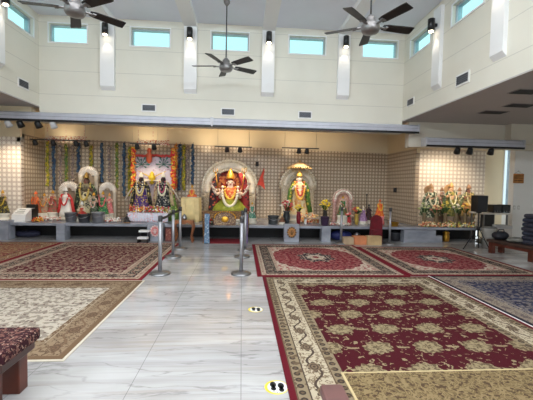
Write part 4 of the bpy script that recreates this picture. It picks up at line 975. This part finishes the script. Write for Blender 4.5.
# right shrine with parasol
r_, W, H, zs = arch(298, 280, 316, 167, 216, 11.05, 'carved white arch under the straw parasol', .42, CARV, False, 22, None)
d = deity(298.5, 170, 214, 10.4, 'stand', brocade((226, 206, 160), (206, 130, 60), 12, .75, .5), (236, 220, 206), 'standing statue in yellow and green garlands under the straw parasol', garland=plain((226, 170, 70), .7), garland2=plain((200, 70, 60), .7), shawl=brocade((74, 110, 40), (214, 190, 80), 12), hair=plain((190, 160, 120), .8), wide=1.1, crown=plain((226, 180, 90), .35, .4))
c = at(300, 167, Y=10.55); k = thing('parasol', (c.x, 10.6, .44), 'straw coloured ceremonial parasol over the right standing statue', 'parasol'); H = c.z-.44
M().lathe([(.38, H-.02), (.385, H), (.27, H+.06), (.13, H+.13), (.02, H+.17)], (0, 0, 0), 32).build('parasol_canopy', plain((160, 134, 98), .9, 0, .15, 14), k)
M().tube([(0, .2, 0), (0, .2, H*.8), (0, .02, H+.05)], .015, 8).build('pole', GOLD, k)
g = M()
for i in range(32): q = 2*PI*i/32; g.ball((.375*math.cos(q), .375*math.sin(q), H-.04), .022, 6, 4)
g.build('fringe', plain((214, 180, 120), .8), k)
M().ball((0, 0, H+.19), .03).build('finial', GOLD, k)
# flower vases
def vase(px, ytop, ymid, ybase, Y, vc, fc, label, n=10, spread=.16, z0=.44, rv=.06):
    b_ = at(px, ybase, Y=Y); z0 = max(z0, .44); hm = at(px, ymid, Y=Y).z-z0; ht = at(px, ytop, Y=Y).z-z0
    k = thing('flower_vase', (b_.x, Y, z0), label, 'flower vase', 'flower vases on the altar')
    M().lathe([(rv*.7, 0), (rv, hm*.3), (rv*1.05, hm*.6), (rv*.8, hm*.88), (rv*1.15, hm)], n=16).build('vase', vc, k)
    lf = M(); rnd = random.Random(int(px*7))
    for i in range(9):
        a = rnd.uniform(0, 2*PI); e = rnd.uniform(.5, 1.0)*spread; lf.tube([(0, 0, hm*.9), (e*.6*math.cos(a), e*.6*math.sin(a), hm+(ht-hm)*.4), (e*1.1*math.cos(a), e*1.1*math.sin(a), hm+(ht-hm)*.45)], [.012, .03, .006], 5, .3)
    lf.build('leaves', plain((60, 92, 46), .7, 0, .2), k)
    for i in range(n):
        a = 2*PI*i*.382; e = spread*math.sqrt((i+.3)/n); c = fc[i % len(fc)]; z = hm+(ht-hm)*(.95-.6*(e/spread)**2); bl = M(); x, y = e*math.cos(a), e*math.sin(a)
        for q in range(6): t_ = 2*PI*q/6; bl.ball((x+.024*math.cos(t_), y+.024*math.sin(t_), z), (.024, .024, .018), 6, 4)
        bl.ball((x, y, z+.012), .02, 6, 4); bl.tube([(x*.1, y*.1, hm*.85), (x, y, z)], .005, 5); bl.build('bloom', plain(c, .7), k)
vase(286.5, 200, 211, 221, 9.85, plain((40, 44, 46), .4), ((240, 236, 230), (190, 40, 60), (226, 90, 100)), 'dark vase of white and crimson flowers beside the parasol statue', 12, .2, rv=.1)
vase(298.5, 204.5, 211.5, 222, 9.7, plain((120, 20, 34), .3), ((240, 200, 60), (246, 214, 90)), 'crimson vase of yellow flowers in front of the parasol statue', 8, .13, rv=.065)
vase(325, 199.5, 210, 218, 10.2, plain((44, 40, 36), .4), ((244, 206, 40), (250, 220, 80)), 'dark vase of bright yellow flowers right of the parasol statue', 12, .17, rv=.07)
vase(356.5, 207, 214, 221, 9.8, plain((180, 150, 70), .4), ((244, 206, 60), (214, 80, 70), (250, 230, 120)), 'brass vase of yellow and red flowers right of the pink arch', 9, .14)
vase(349, 213, 217, 222, 9.6, plain((190, 60, 60), .5), ((226, 100, 100), (246, 220, 200)), 'small red vase of pink flowers in front of the pink arch', 6, .08, rv=.05)
# low white table
a, b_ = at(305, 218, Y=9.75), at(322.5, 218, Y=9.75); k = thing('low_stand', ((a.x+b_.x)/2, 9.85, .44), 'low pale stand between the crimson vase and the dark bowl', 'stand'); w = (b_.x-a.x)/2; h = a.z-.44
M().b2(-w, w, -.12, .12, h-.03, h).build('stand_top', plain((170, 150, 130), .5), k)
for s in (-1, 1):
    for yy in (-.1, .1): M().b2(s*(w-.03)-.015, s*(w-.03)+.015, yy-.015, yy+.015, 0, h-.03).build('leg', WHITE, k)
def pot(px, x0, x1, ytop, Y, mat, label, name='metal_pot', handle=True, cat='pot'):
    a, b_ = at(x0, 215, Y=Y), at(x1, 215, Y=Y); r = (b_.x-a.x)/2; h = at(px, ytop, Y=Y).z-.44
    k = thing(name, ((a.x+b_.x)/2, Y, .44), label, cat, 'pots and buckets on the altar slab')
    M().lathe([(r*.75, 0), (r*.8, .01), (r*.95, h*.9), (r, h*.93), (r, h), (r*.93, h), (r*.86, h*.55), (r*.02, h*.5)], n=24).build('pot_body', mat, k)
    if handle: M().tube([(-r*.98, 0, h*.9), (-r*.7, -r*.9, h*.62), (0, -r*1.12, h*.5), (r*.7, -r*.9, h*.62), (r*.98, 0, h*.9)], .008, 6).build('handle', STEEL, k)
GREY = plain((120, 120, 126), .4, .5)
pot(71, 65, 77, 212.5, 9.62, GREY, 'grey metal bucket nearest the white statue with red sash', 'metal_bucket')
pot(84, 78, 90.5, 213.5, 9.6, plain((70, 70, 74), .45, .3), 'dark bucket between the two grey metal buckets', 'metal_bucket')
pot(98, 91.5, 105, 212, 9.62, plain((150, 150, 154), .35, .6), 'silver bucket below the green robed statue', 'metal_bucket')
pot(273, 267.5, 279, 215.5, 9.65, plain((78, 80, 80), .45, .2), 'dark pot beside the dark flower vase', 'metal_pot')
pot(325, 320.5, 329.5, 216.5, 9.45, plain((60, 40, 66), .4), 'dark violet bowl at the end of the low pale stand', 'bowl', False, 'bowl')
pot(393.5, 388.5, 399, 222.2, 9.5, BRASS, 'wide brass tray bowl right of the maroon chair', 'brass_bowl', False, 'bowl')
deity(282, 213.5, 222, 9.7, 'sit', B((110, 70, 50), (180, 120, 80)), (150, 110, 80), 'tiny brown statue beside the dark pot', crown=BRASS)
deity(127, 213, 222, 9.6, 'sit', plain((34, 30, 30), .4), (40, 36, 36), 'tiny black statue on a tray left of the draped altar table', crown=BLACK, ped=plain((150, 110, 70), .5))
# small pink arch shrine
arch(343, 333, 353.5, 189, 219, 10.35, 'small pinkish white arch with a little red and green statue', .6, carved((240, 220, 206), (206, 150, 140), 30), False, 18, brocade((206, 160, 140), (226, 196, 170), 16))
deity(342.5, 195.5, 215, 10.05, 'stand', B((60, 120, 70), (200, 60, 50), 16), (226, 200, 180), 'little red and green statue under the small pinkish arch', garland=WH, wide=1.4)
deity(363, 206, 221, 9.9, 'stand', B((150, 110, 150), (220, 190, 210)), (232, 220, 206), 'small mauve statue with pale face right of the pink arch', crown=plain((232, 222, 200), .5), wide=1.5)
deity(368.5, 204, 220, 10.1, 'stand', B((44, 34, 36), (150, 60, 50)), (60, 44, 40), 'small dark statue behind the mauve one', crown=BLACK, wide=1.3)
a = at(367.5, 194, Y=10.4); k = thing('lamp_stand', (a.x, 10.45, .44), 'thin dark ritual lamp stand rising behind the small dark statue', 'lamp stand'); M().lathe([(.07, 0), (.05, .03), (.012, .06), (.012, a.z-.5), (.03, a.z-.47), (.02, a.z-.44)], n=12).build('stand_rod', plain((60, 50, 46), .4, .5), k)
M().lathe([(.08, .3), (.09, .33), (.02, .32)], n=12).build('oil_dish', BRASS, k)
# orange statue with pink cloth and maroon chair
deity(379.5, 199, 216, 9.9, 'stand', B((222, 90, 40), (246, 190, 60), 16), (240, 170, 90), 'bright orange statue above the maroon draped chair', garland=plain((246, 200, 60), .7), crown=plain((220, 90, 40), .5), wide=1.4, ped=plain((232, 130, 130), .8))
a = at(379, 236, Y=9.0); k = thing('draped_chair', (a.x, 9.08, 0), 'chair covered in maroon cloth in front of the orange statue', 'chair'); hb = at(379, 215.5, Y=9.05).z
q = M(); pts = [(-.19, .0), (.19, .0), (.17, hb*.7)]+[(.17*math.cos(PI*i/12), hb*.78+(hb*.22)*math.sin(PI*i/12)) for i in range(13)]+[(-.17, hb*.7)]
q.prism(pts, .1, .18); q.build('covered_back', plain((104, 18, 30), .85, 0, .15, 8), k, bevel=.02)
M().b2(-.17, .13, -.02, .1, 0, .4).build('covered_seat', plain((96, 16, 28), .85, 0, .15, 8), k, bevel=.03)
# boxes on the floor right of center
def carton(x0, x1, ytop, Y, c, lb, dep=.25):
    a, b_ = at(x0, ytop, Y=Y), at(x1, ytop, Y=Y); w = (b_.x-a.x)/2; k = thing('cardboard_box', ((a.x+b_.x)/2, Y+dep/2, 0), lb, 'box', 'low boxes on the floor before the altar')
    M().b2(-w, w, -dep/2, dep/2, 0, a.z).build('box', plain(c, .8), k, bevel=.006); M().b2(-w*.98, w*.98, -.02, .02, a.z-.001, a.z+.003).build('tape', plain(tuple(int(v*.85) for v in c), .4), k)
carton(344, 354, 237.6, 8.86, (176, 150, 120), 'low tan box nearest the lone stanchion before the pink arch'); carton(354.6, 367, 236.6, 8.88, (200, 126, 84), 'low orange brown box between two tan boxes'); carton(367.6, 382, 236.3, 8.82, (186, 156, 112), 'wide low tan box in front of the maroon chair', .2)
k = thing('storage_bag', (at(341, 234, Y=9.6).x, 9.62, 0), 'dark blue bag stored under the platform behind the lone stanchion', 'bag'); q = M(); blob(q, (0, 0, .14), (.34, .16, .15), 21, amp=.06); q.build('bag_body', plain((32, 40, 96), .6), k); M().tube([(-.1, -.1, .24), (0, -.14, .3), (.1, -.1, .24)], .012, 6).build('strap', BLACK, k)
k = thing('steel_pot', (at(357, 233, Y=9.5).x, 9.5, 0), 'steel pot stored under the platform beside the blue bag', 'pot'); M().lathe([(.08, 0), (.1, .08), (.09, .18), (.1, .2)], n=16).build('pot_body', STEEL, k); M().lathe([(.1, .2), (.05, .235), (.01, .25)], n=14).build('lid', STEEL, k)
k = thing('brass_urn', (at(446, 235, Y=9.55).x, 9.55, 0), 'brass urn under the platform below the right shrine', 'urn'); M().lathe([(.07, 0), (.09, .03), (.1, .15), (.08, .22), (.1, .25), (.1, .27)], n=18).build('urn_body', BRASS, k); M().lathe([(.1, .27), (.05, .3), (.012, .33)], n=14).build('lid', BRASS, k)
for px, r, lb, sd in ((396, .14, 'dark pot stored under the platform below the brass tray bowl', 1), (403, .11, 'grey pot stored under the platform beside the marble blocks', 2)):
    k = thing('steel_pot', (at(px, 235, Y=9.55).x, 9.6, 0), lb, 'pot'); M().lathe([(r*.8, 0), (r, .1), (r*.9, .2), (r*.95, .22)], n=18).build('pot_body', plain((60, 60, 64) if sd == 1 else (140, 140, 142), .4, .5), k); M().lathe([(r*.95, .22), (r*.5, .26), (.01, .28)], n=14).build('lid', plain((90, 90, 94), .4, .5), k)
a, b_ = at(12, 232, Y=9.7), at(40, 232, Y=9.7); k = thing('storage_bag', ((a.x+b_.x)/2, 9.75, 0), 'dark folded bag stored under the platform at the left end', 'bag'); q = M(); blob(q, (0, 0, .09), ((b_.x-a.x)/2, .16, .1), 23, amp=.06); q.build('bag_body', plain((40, 40, 62), .7), k); M().tube([(-.1, -.1, .15), (0, -.14, .21), (.1, -.1, .15)], .012, 6).build('strap', BLACK, k)
# white box and black keyboard instrument at left
a, b_ = at(14, 208, Y=9.6), at(28, 208, Y=9.6); w = (b_.x-a.x)/2; h = at(20, 208.5, Y=9.6).z-.44
k = thing('donation_box', ((a.x+b_.x)/2, 9.62, .44), 'white box with a sloped printed lid at the left end of the altar', 'box')
M().add([(-w, -.16, 0), (w, -.16, 0), (w, .14, 0), (-w, .14, 0), (-w, -.12, h*.55), (w, -.12, h*.55), (w, .14, h), (-w, .14, h)], [(0, 1, 5, 4), (1, 2, 6, 5), (2, 3, 7, 6), (3, 0, 4, 7), (4, 5, 6, 7), (0, 3, 2, 1)]).build('box_body', WHITE, k, bevel=.006)
q = M()
for i in range(3):
    t_ = (i+1)/4; y, z = -.12+.26*t_, h*(.55+.45*t_); q.box((-w*.1, y, z+.003), (w*(1.3-.2*i), .022, .004), 0, math.atan2(h*.45, .26))
q.build('print_lines', plain((90, 90, 92), .6), k)
a, b_ = at(24.5, 204.5, Y=9.95), at(34.5, 204.5, Y=9.95); w = (b_.x-a.x)/2; h = a.z-.44
k = thing('harmonium', ((a.x+b_.x)/2, 10.0, .44), 'black box shaped instrument behind the white box', 'instrument'); M().b2(-w, w, -.14, .14, 0, h*.75).build('case', BLACK, k, bevel=.008); M().b2(-w, w, .0, .14, h*.75, h).build('lid', SATIN, k, bevel=.008); M().b2(-w*.9, w*.9, -.13, -.02, h*.75, h*.78).build('keys', OFFW, k)
def heap(px0, px1, Y, mat, lb, n=60, h=.07, seed=1, z0=.44, name='flower_offering'):
    a, b_ = at(px0, 215, Y=Y), at(px1, 215, Y=Y); g = M(); rnd = random.Random(seed); w = (b_.x-a.x)/2
    for i in range(n): g.ball((rnd.uniform(-w, w), rnd.uniform(-.1, .1), .028+h*rnd.random()*rnd.random()), .03, 6, 4)
    tag(g.build(name, mat, None, ((a.x+b_.x)/2, Y, z0)), lb, 'flowers', kind='stuff')
heap(34, 41, 9.6, REDY, 'small heap of red flowers beside the white box', 40, .1, 2); heap(42, 61, 9.95, WH, 'row of pale flowers before the small red and green statue', 70, .08, 3)
heap(106, 120, 9.75, WH, 'heap of pale pink flowers right of the silver bucket', 60, .1, 4); heap(420, 450, 9.42, multi(((240, 230, 190), (226, 170, 130), (120, 140, 70), (206, 110, 80)), 26), 'heap of cream and green flowers in front of the right shrine group', 140, .16, 5)
for i_, (px_, h_, y_, lb_) in enumerate(((424, 206, 9.42, 'leafy green and white flower spray at the left front of the right shrine'), (436, 209, 9.4, 'leafy cream flower spray between the first statues of the right shrine'), (445, 205, 9.42, 'tall leafy yellow flower spray in front of the tallest right shrine statue'), (456, 208, 9.4, 'leafy pale flower spray in front of the sage green dressed statue'), (465, 207, 9.42, 'leafy golden flower spray in front of the golden dressed statue'))):
    vase(px_, h_-4, 213, 222.5, y_, plain((120, 100, 70), .5), (((226, 220, 190), (190, 200, 140)), ((226, 200, 150), (200, 120, 90)), ((226, 200, 90), (120, 140, 70)), ((230, 220, 200), (140, 150, 90)), ((226, 180, 80), (190, 120, 70)))[i_], lb_, 10, .15, rv=.05)
heap(450, 474, 9.42, multi(((120, 150, 80), (226, 200, 90), (206, 140, 90), (230, 220, 190)), 26), 'heap of green and yellow flowers at the right shrine end', 110, .15, 6); heap(330, 352, 9.55, WH, 'pale flowers laid at the foot of the small pink arch', 60, .05, 8)
heap(208, 224, 9.6, MIX, 'mixed flowers on the slab left of the carved panel', 70, .16, 12); heap(300, 318, 10.1, multi(((246, 224, 190), (244, 206, 120), (226, 120, 90)), 26), 'cream flowers heaped before the parasol statue', 110, .3, 13)
# right shrine group
RG = 'statues of the right side shrine'
GW_ = B((58, 74, 50), (226, 222, 190), 16, .45)
deity(430, 183, 217, 9.68, 'stand', GW_, (214, 170, 140), 'leftmost statue of the right shrine in dark green and white dress', garland=plain((226, 214, 180), .7), shawl=B((70, 90, 60), (226, 220, 190), 14), halo=plain((190, 150, 110), .5, .2), wide=1.1, crown=plain((176, 136, 96), .6), group=RG, ped=plain((150, 130, 110), .6))
deity(441, 187, 215, 10.02, 'stand', B((176, 130, 104), (74, 84, 54), 16, .5), (226, 180, 150), 'second statue of the right shrine in pinkish dress', garland=WH, wide=1.2, crown=plain((150, 112, 80), .6), group=RG, ped=plain((150, 130, 110), .6))
deity(450, 182, 216, 9.68, 'stand', B((150, 140, 70), (62, 76, 46), 14, .5), (226, 180, 140), 'tallest middle statue of the right shrine in yellow green dress', garland=plain((222, 212, 170), .7), shawl=B((60, 80, 56), (210, 200, 150), 14), halo=plain((196, 156, 110), .5, .2), wide=1.0, crown=plain((206, 160, 96), .5, .2), group=RG, ped=plain((150, 130, 110), .6))
deity(458.5, 187, 215, 10.02, 'stand', B((84, 104, 70), (226, 220, 200), 16, .45), (220, 180, 150), 'statue right of the tallest one in sage green dress', garland=plain((200, 190, 120), .7), wide=1.2, crown=plain((150, 112, 80), .6), group=RG, ped=plain((150, 130, 110), .6))
deity(467.5, 184, 216, 9.68, 'stand', B((190, 160, 100), (96, 90, 60), 14, .5), (150, 104, 84), 'rightmost statue of the right shrine in golden dress', garland=plain((226, 206, 150), .7), crown=plain((150, 112, 80), .6), shawl=B((100, 110, 70), (226, 210, 170), 14), hair=BLACK, wide=1.1, group=RG, ped=plain((150, 130, 110), .6))

# ------------------------------------------------------------------ hanging garlands
GY = multi(((170, 160, 50), (206, 180, 60), (110, 120, 50)), 30); GB = multi(((56, 84, 110), (84, 110, 130), (40, 60, 90)), 30); GO = multi(((214, 110, 50), (190, 60, 60), (226, 170, 70)), 30); GP = multi(((150, 130, 120), (190, 170, 150), (120, 110, 110)), 30); GG = multi(((120, 140, 70), (170, 160, 70), (80, 110, 60)), 30)
GAR = [(47, 141, 186, GY, 'yellow green garland with orange top, leftmost on the altar'), (53.5, 143, 190, GB, 'blue garland beside the leftmost yellow green one'), (60, 145, 184, GP, 'pale grey garland left of the first round arch'), (66, 144, 182, GG, 'green yellow garland above the white statue with red sash'), (72.5, 145, 184, GP, 'pale garland left of the tallest round arch'), (78.5, 143, 172, GB, 'blue garland at the left edge of the tallest round arch'),
       (91, 146, 168, GY, 'yellow garland above the tallest round arch'), (102, 143, 182, GB, 'blue garland right of the tallest round arch'), (109.5, 145, 180, GP, 'pale garland above the third round arch'), (117, 143, 188, GG, 'green yellow garland right of the third round arch'), (124, 143, 196, GB, 'teal blue garland left of the flower canopy'), (129.5, 147, 196, GY, 'yellowish garland just outside the flower canopy left column'),
       (176, 144, 188, GO, 'orange garland just outside the flower canopy right column'), (180, 144, 190, GB, 'blue garland right of the flower canopy'), (184, 145, 190, GY, 'yellow garland left of the small orange statue'), (187.5, 146, 184, GP, 'pale garland above the small orange statue'), (193, 144, 184, GB, 'blue garland nearest the big center arch')]
for i, (px, y0, y1, mt, lb) in enumerate(GAR):
    fx = (px-44)/344; Yw = 10.9+.9*fx-.14; a, b_ = at(px, y0, Y=Yw), at(px, y1, Y=Yw); k = M(); n = int((a.z-b_.z)/.05); rnd = random.Random(i)
    for j in range(n):
        z = (b_.z-a.z)*j/n
        for q in range(2): k.ball((rnd.uniform(-.03, .03), rnd.uniform(-.02, .02), z-.03), .039, 6, 4)
    k.tube([(0, 0, .0), (0, 0, b_.z-a.z)], .008, 5)
    k.tube([(0, 0, 0), (0, .1, .06)], .006, 5)
    tag(k.build('hanging_garland', mt, None, (a.x, Yw, a.z)), lb, 'garland', 'flower garlands hanging along the altar wall')
def swag(x0, x1, py, n, lb):
    a, b_ = at(x0, py, Y=10.3), at(x1, py+.5, Y=10.3); k = M(); N = 70
    for row in range(2):
        for i in range(N+1):
            t_ = i/N; q = (t_*n+row*.5) % 1; k.ball((a.x+(b_.x-a.x)*t_-a.x, .02*row, (b_.z-a.z)*t_-.11*4*q*(1-q)), .017, 6, 4)
    k.tube([(0, 0, .012), (b_.x-a.x, 0, b_.z-a.z+.012)], .008, 6)
    for s in (0.04, .5, .96): k.tube([((b_.x-a.x)*s, 0, .01), ((b_.x-a.x)*s, .0, 3.52-a.z)], .004, 4)
    tag(k.build('hanging_bead_string', multi(((236, 226, 220), (190, 40, 44)), 45), None, (a.x, 10.3, a.z)), lb, 'bead string', 'red and white bead strings above the altar')
swag(46, 86, 136.8, 8, 'red and white bead swag above the round white arches'); swag(137, 169, 140.5, 6, 'red and white bead swag above the flower canopy')

# ------------------------------------------------------------------ light
w = bpy.data.worlds.new('sky'); sc.world = w; w.use_nodes = True; bgn = w.node_tree.nodes['Background']; bgn.inputs[0].default_value = (.88, .97, 1.0, 1); bgn.inputs[1].default_value = 1.3
def area(name, loc, target, sx, sy, power, color):
    o = lamp('AREA', name, loc, target, power, color); o.data.shape = 'RECTANGLE'; o.data.size = sx; o.data.size_y = sy; return o
area('added_rear_fill', (0, -5.9, 1.75), (0, 10, 1.9), 10.2, 3.1, 150, (.97, .98, 1.0))  # unseen area lamp added behind the camera as soft frontal fill
area('added_ceiling_fill', (-.4, 2.2, 5.55), (-.4, 2.2, 0), 6.5, 6.5, 360, (.96, .98, 1.0))  # unseen lamp added below the ceiling as main light for floor and walls
for sx, tx in ((XR-.05, -5), (XL+.05, 5)):
    area('added_side_fill', (sx, .2, 5.2), (tx, 2.5, 5.9), 7.5, .42, 540, (.84, .90, 1.0))  # strip lamps added out of view on both sides to brighten the ceiling
for px, py, e in ((206, 146, 4), (241, 146, 5), (300, 148, 5), (145, 143, 3), (60, 139, 1.5), (340, 150, 2)):
    p = at(px, py, Y=10.6); lamp('SPOT', 'cove_uplight', (p.x, 10.6, p.z), (p.x, 11.1, p.z+.5), e*6, WARM, 2.4, .05, 1)
for name, pts, power in (('c', trk['c'], 50), ('r', trk['r'], 50), ('p', trk['p'], 24), ('l', trk['l'], 9)):
    for q in pts:
        lamp('SPOT', 'track_lamp', (q.x, q.y+.02, q.z-.06), (q.x, 10.7, 1.1), power, WARM, 1.5, .04, .8)
for px in (457.5, 470, 491):
    p = at(px, 150, Y=8.85); lamp('SPOT', 'housing_lamp', (p.x, 8.95, 2.42), (p.x-.35 if px > 480 else p.x+.05, 10.25, 1.45), 40, (1, .84, .64), 1.9, .05, .8)
for px in (8, 20, 38, 53):
    p = at(px, 124, Y=9.02); lamp('SPOT', 'housing_lamp', (p.x, 9.12, 2.8), (p.x-.9 if px < 30 else p.x+.6, 9.9, 1.2), 58 if px < 30 else 20, (1, .82, .62), 1.4, .05, .8)
vs_ = sc.view_settings; vs_.view_transform = 'Standard'; vs_.look = 'None'; vs_.gamma = 1; vs_.use_curve_mapping = False; vs_.exposure = 0.0
sc.cycles.use_denoising = True; sc.cycles.max_bounces = 8; sc.cycles.diffuse_bounces = 5
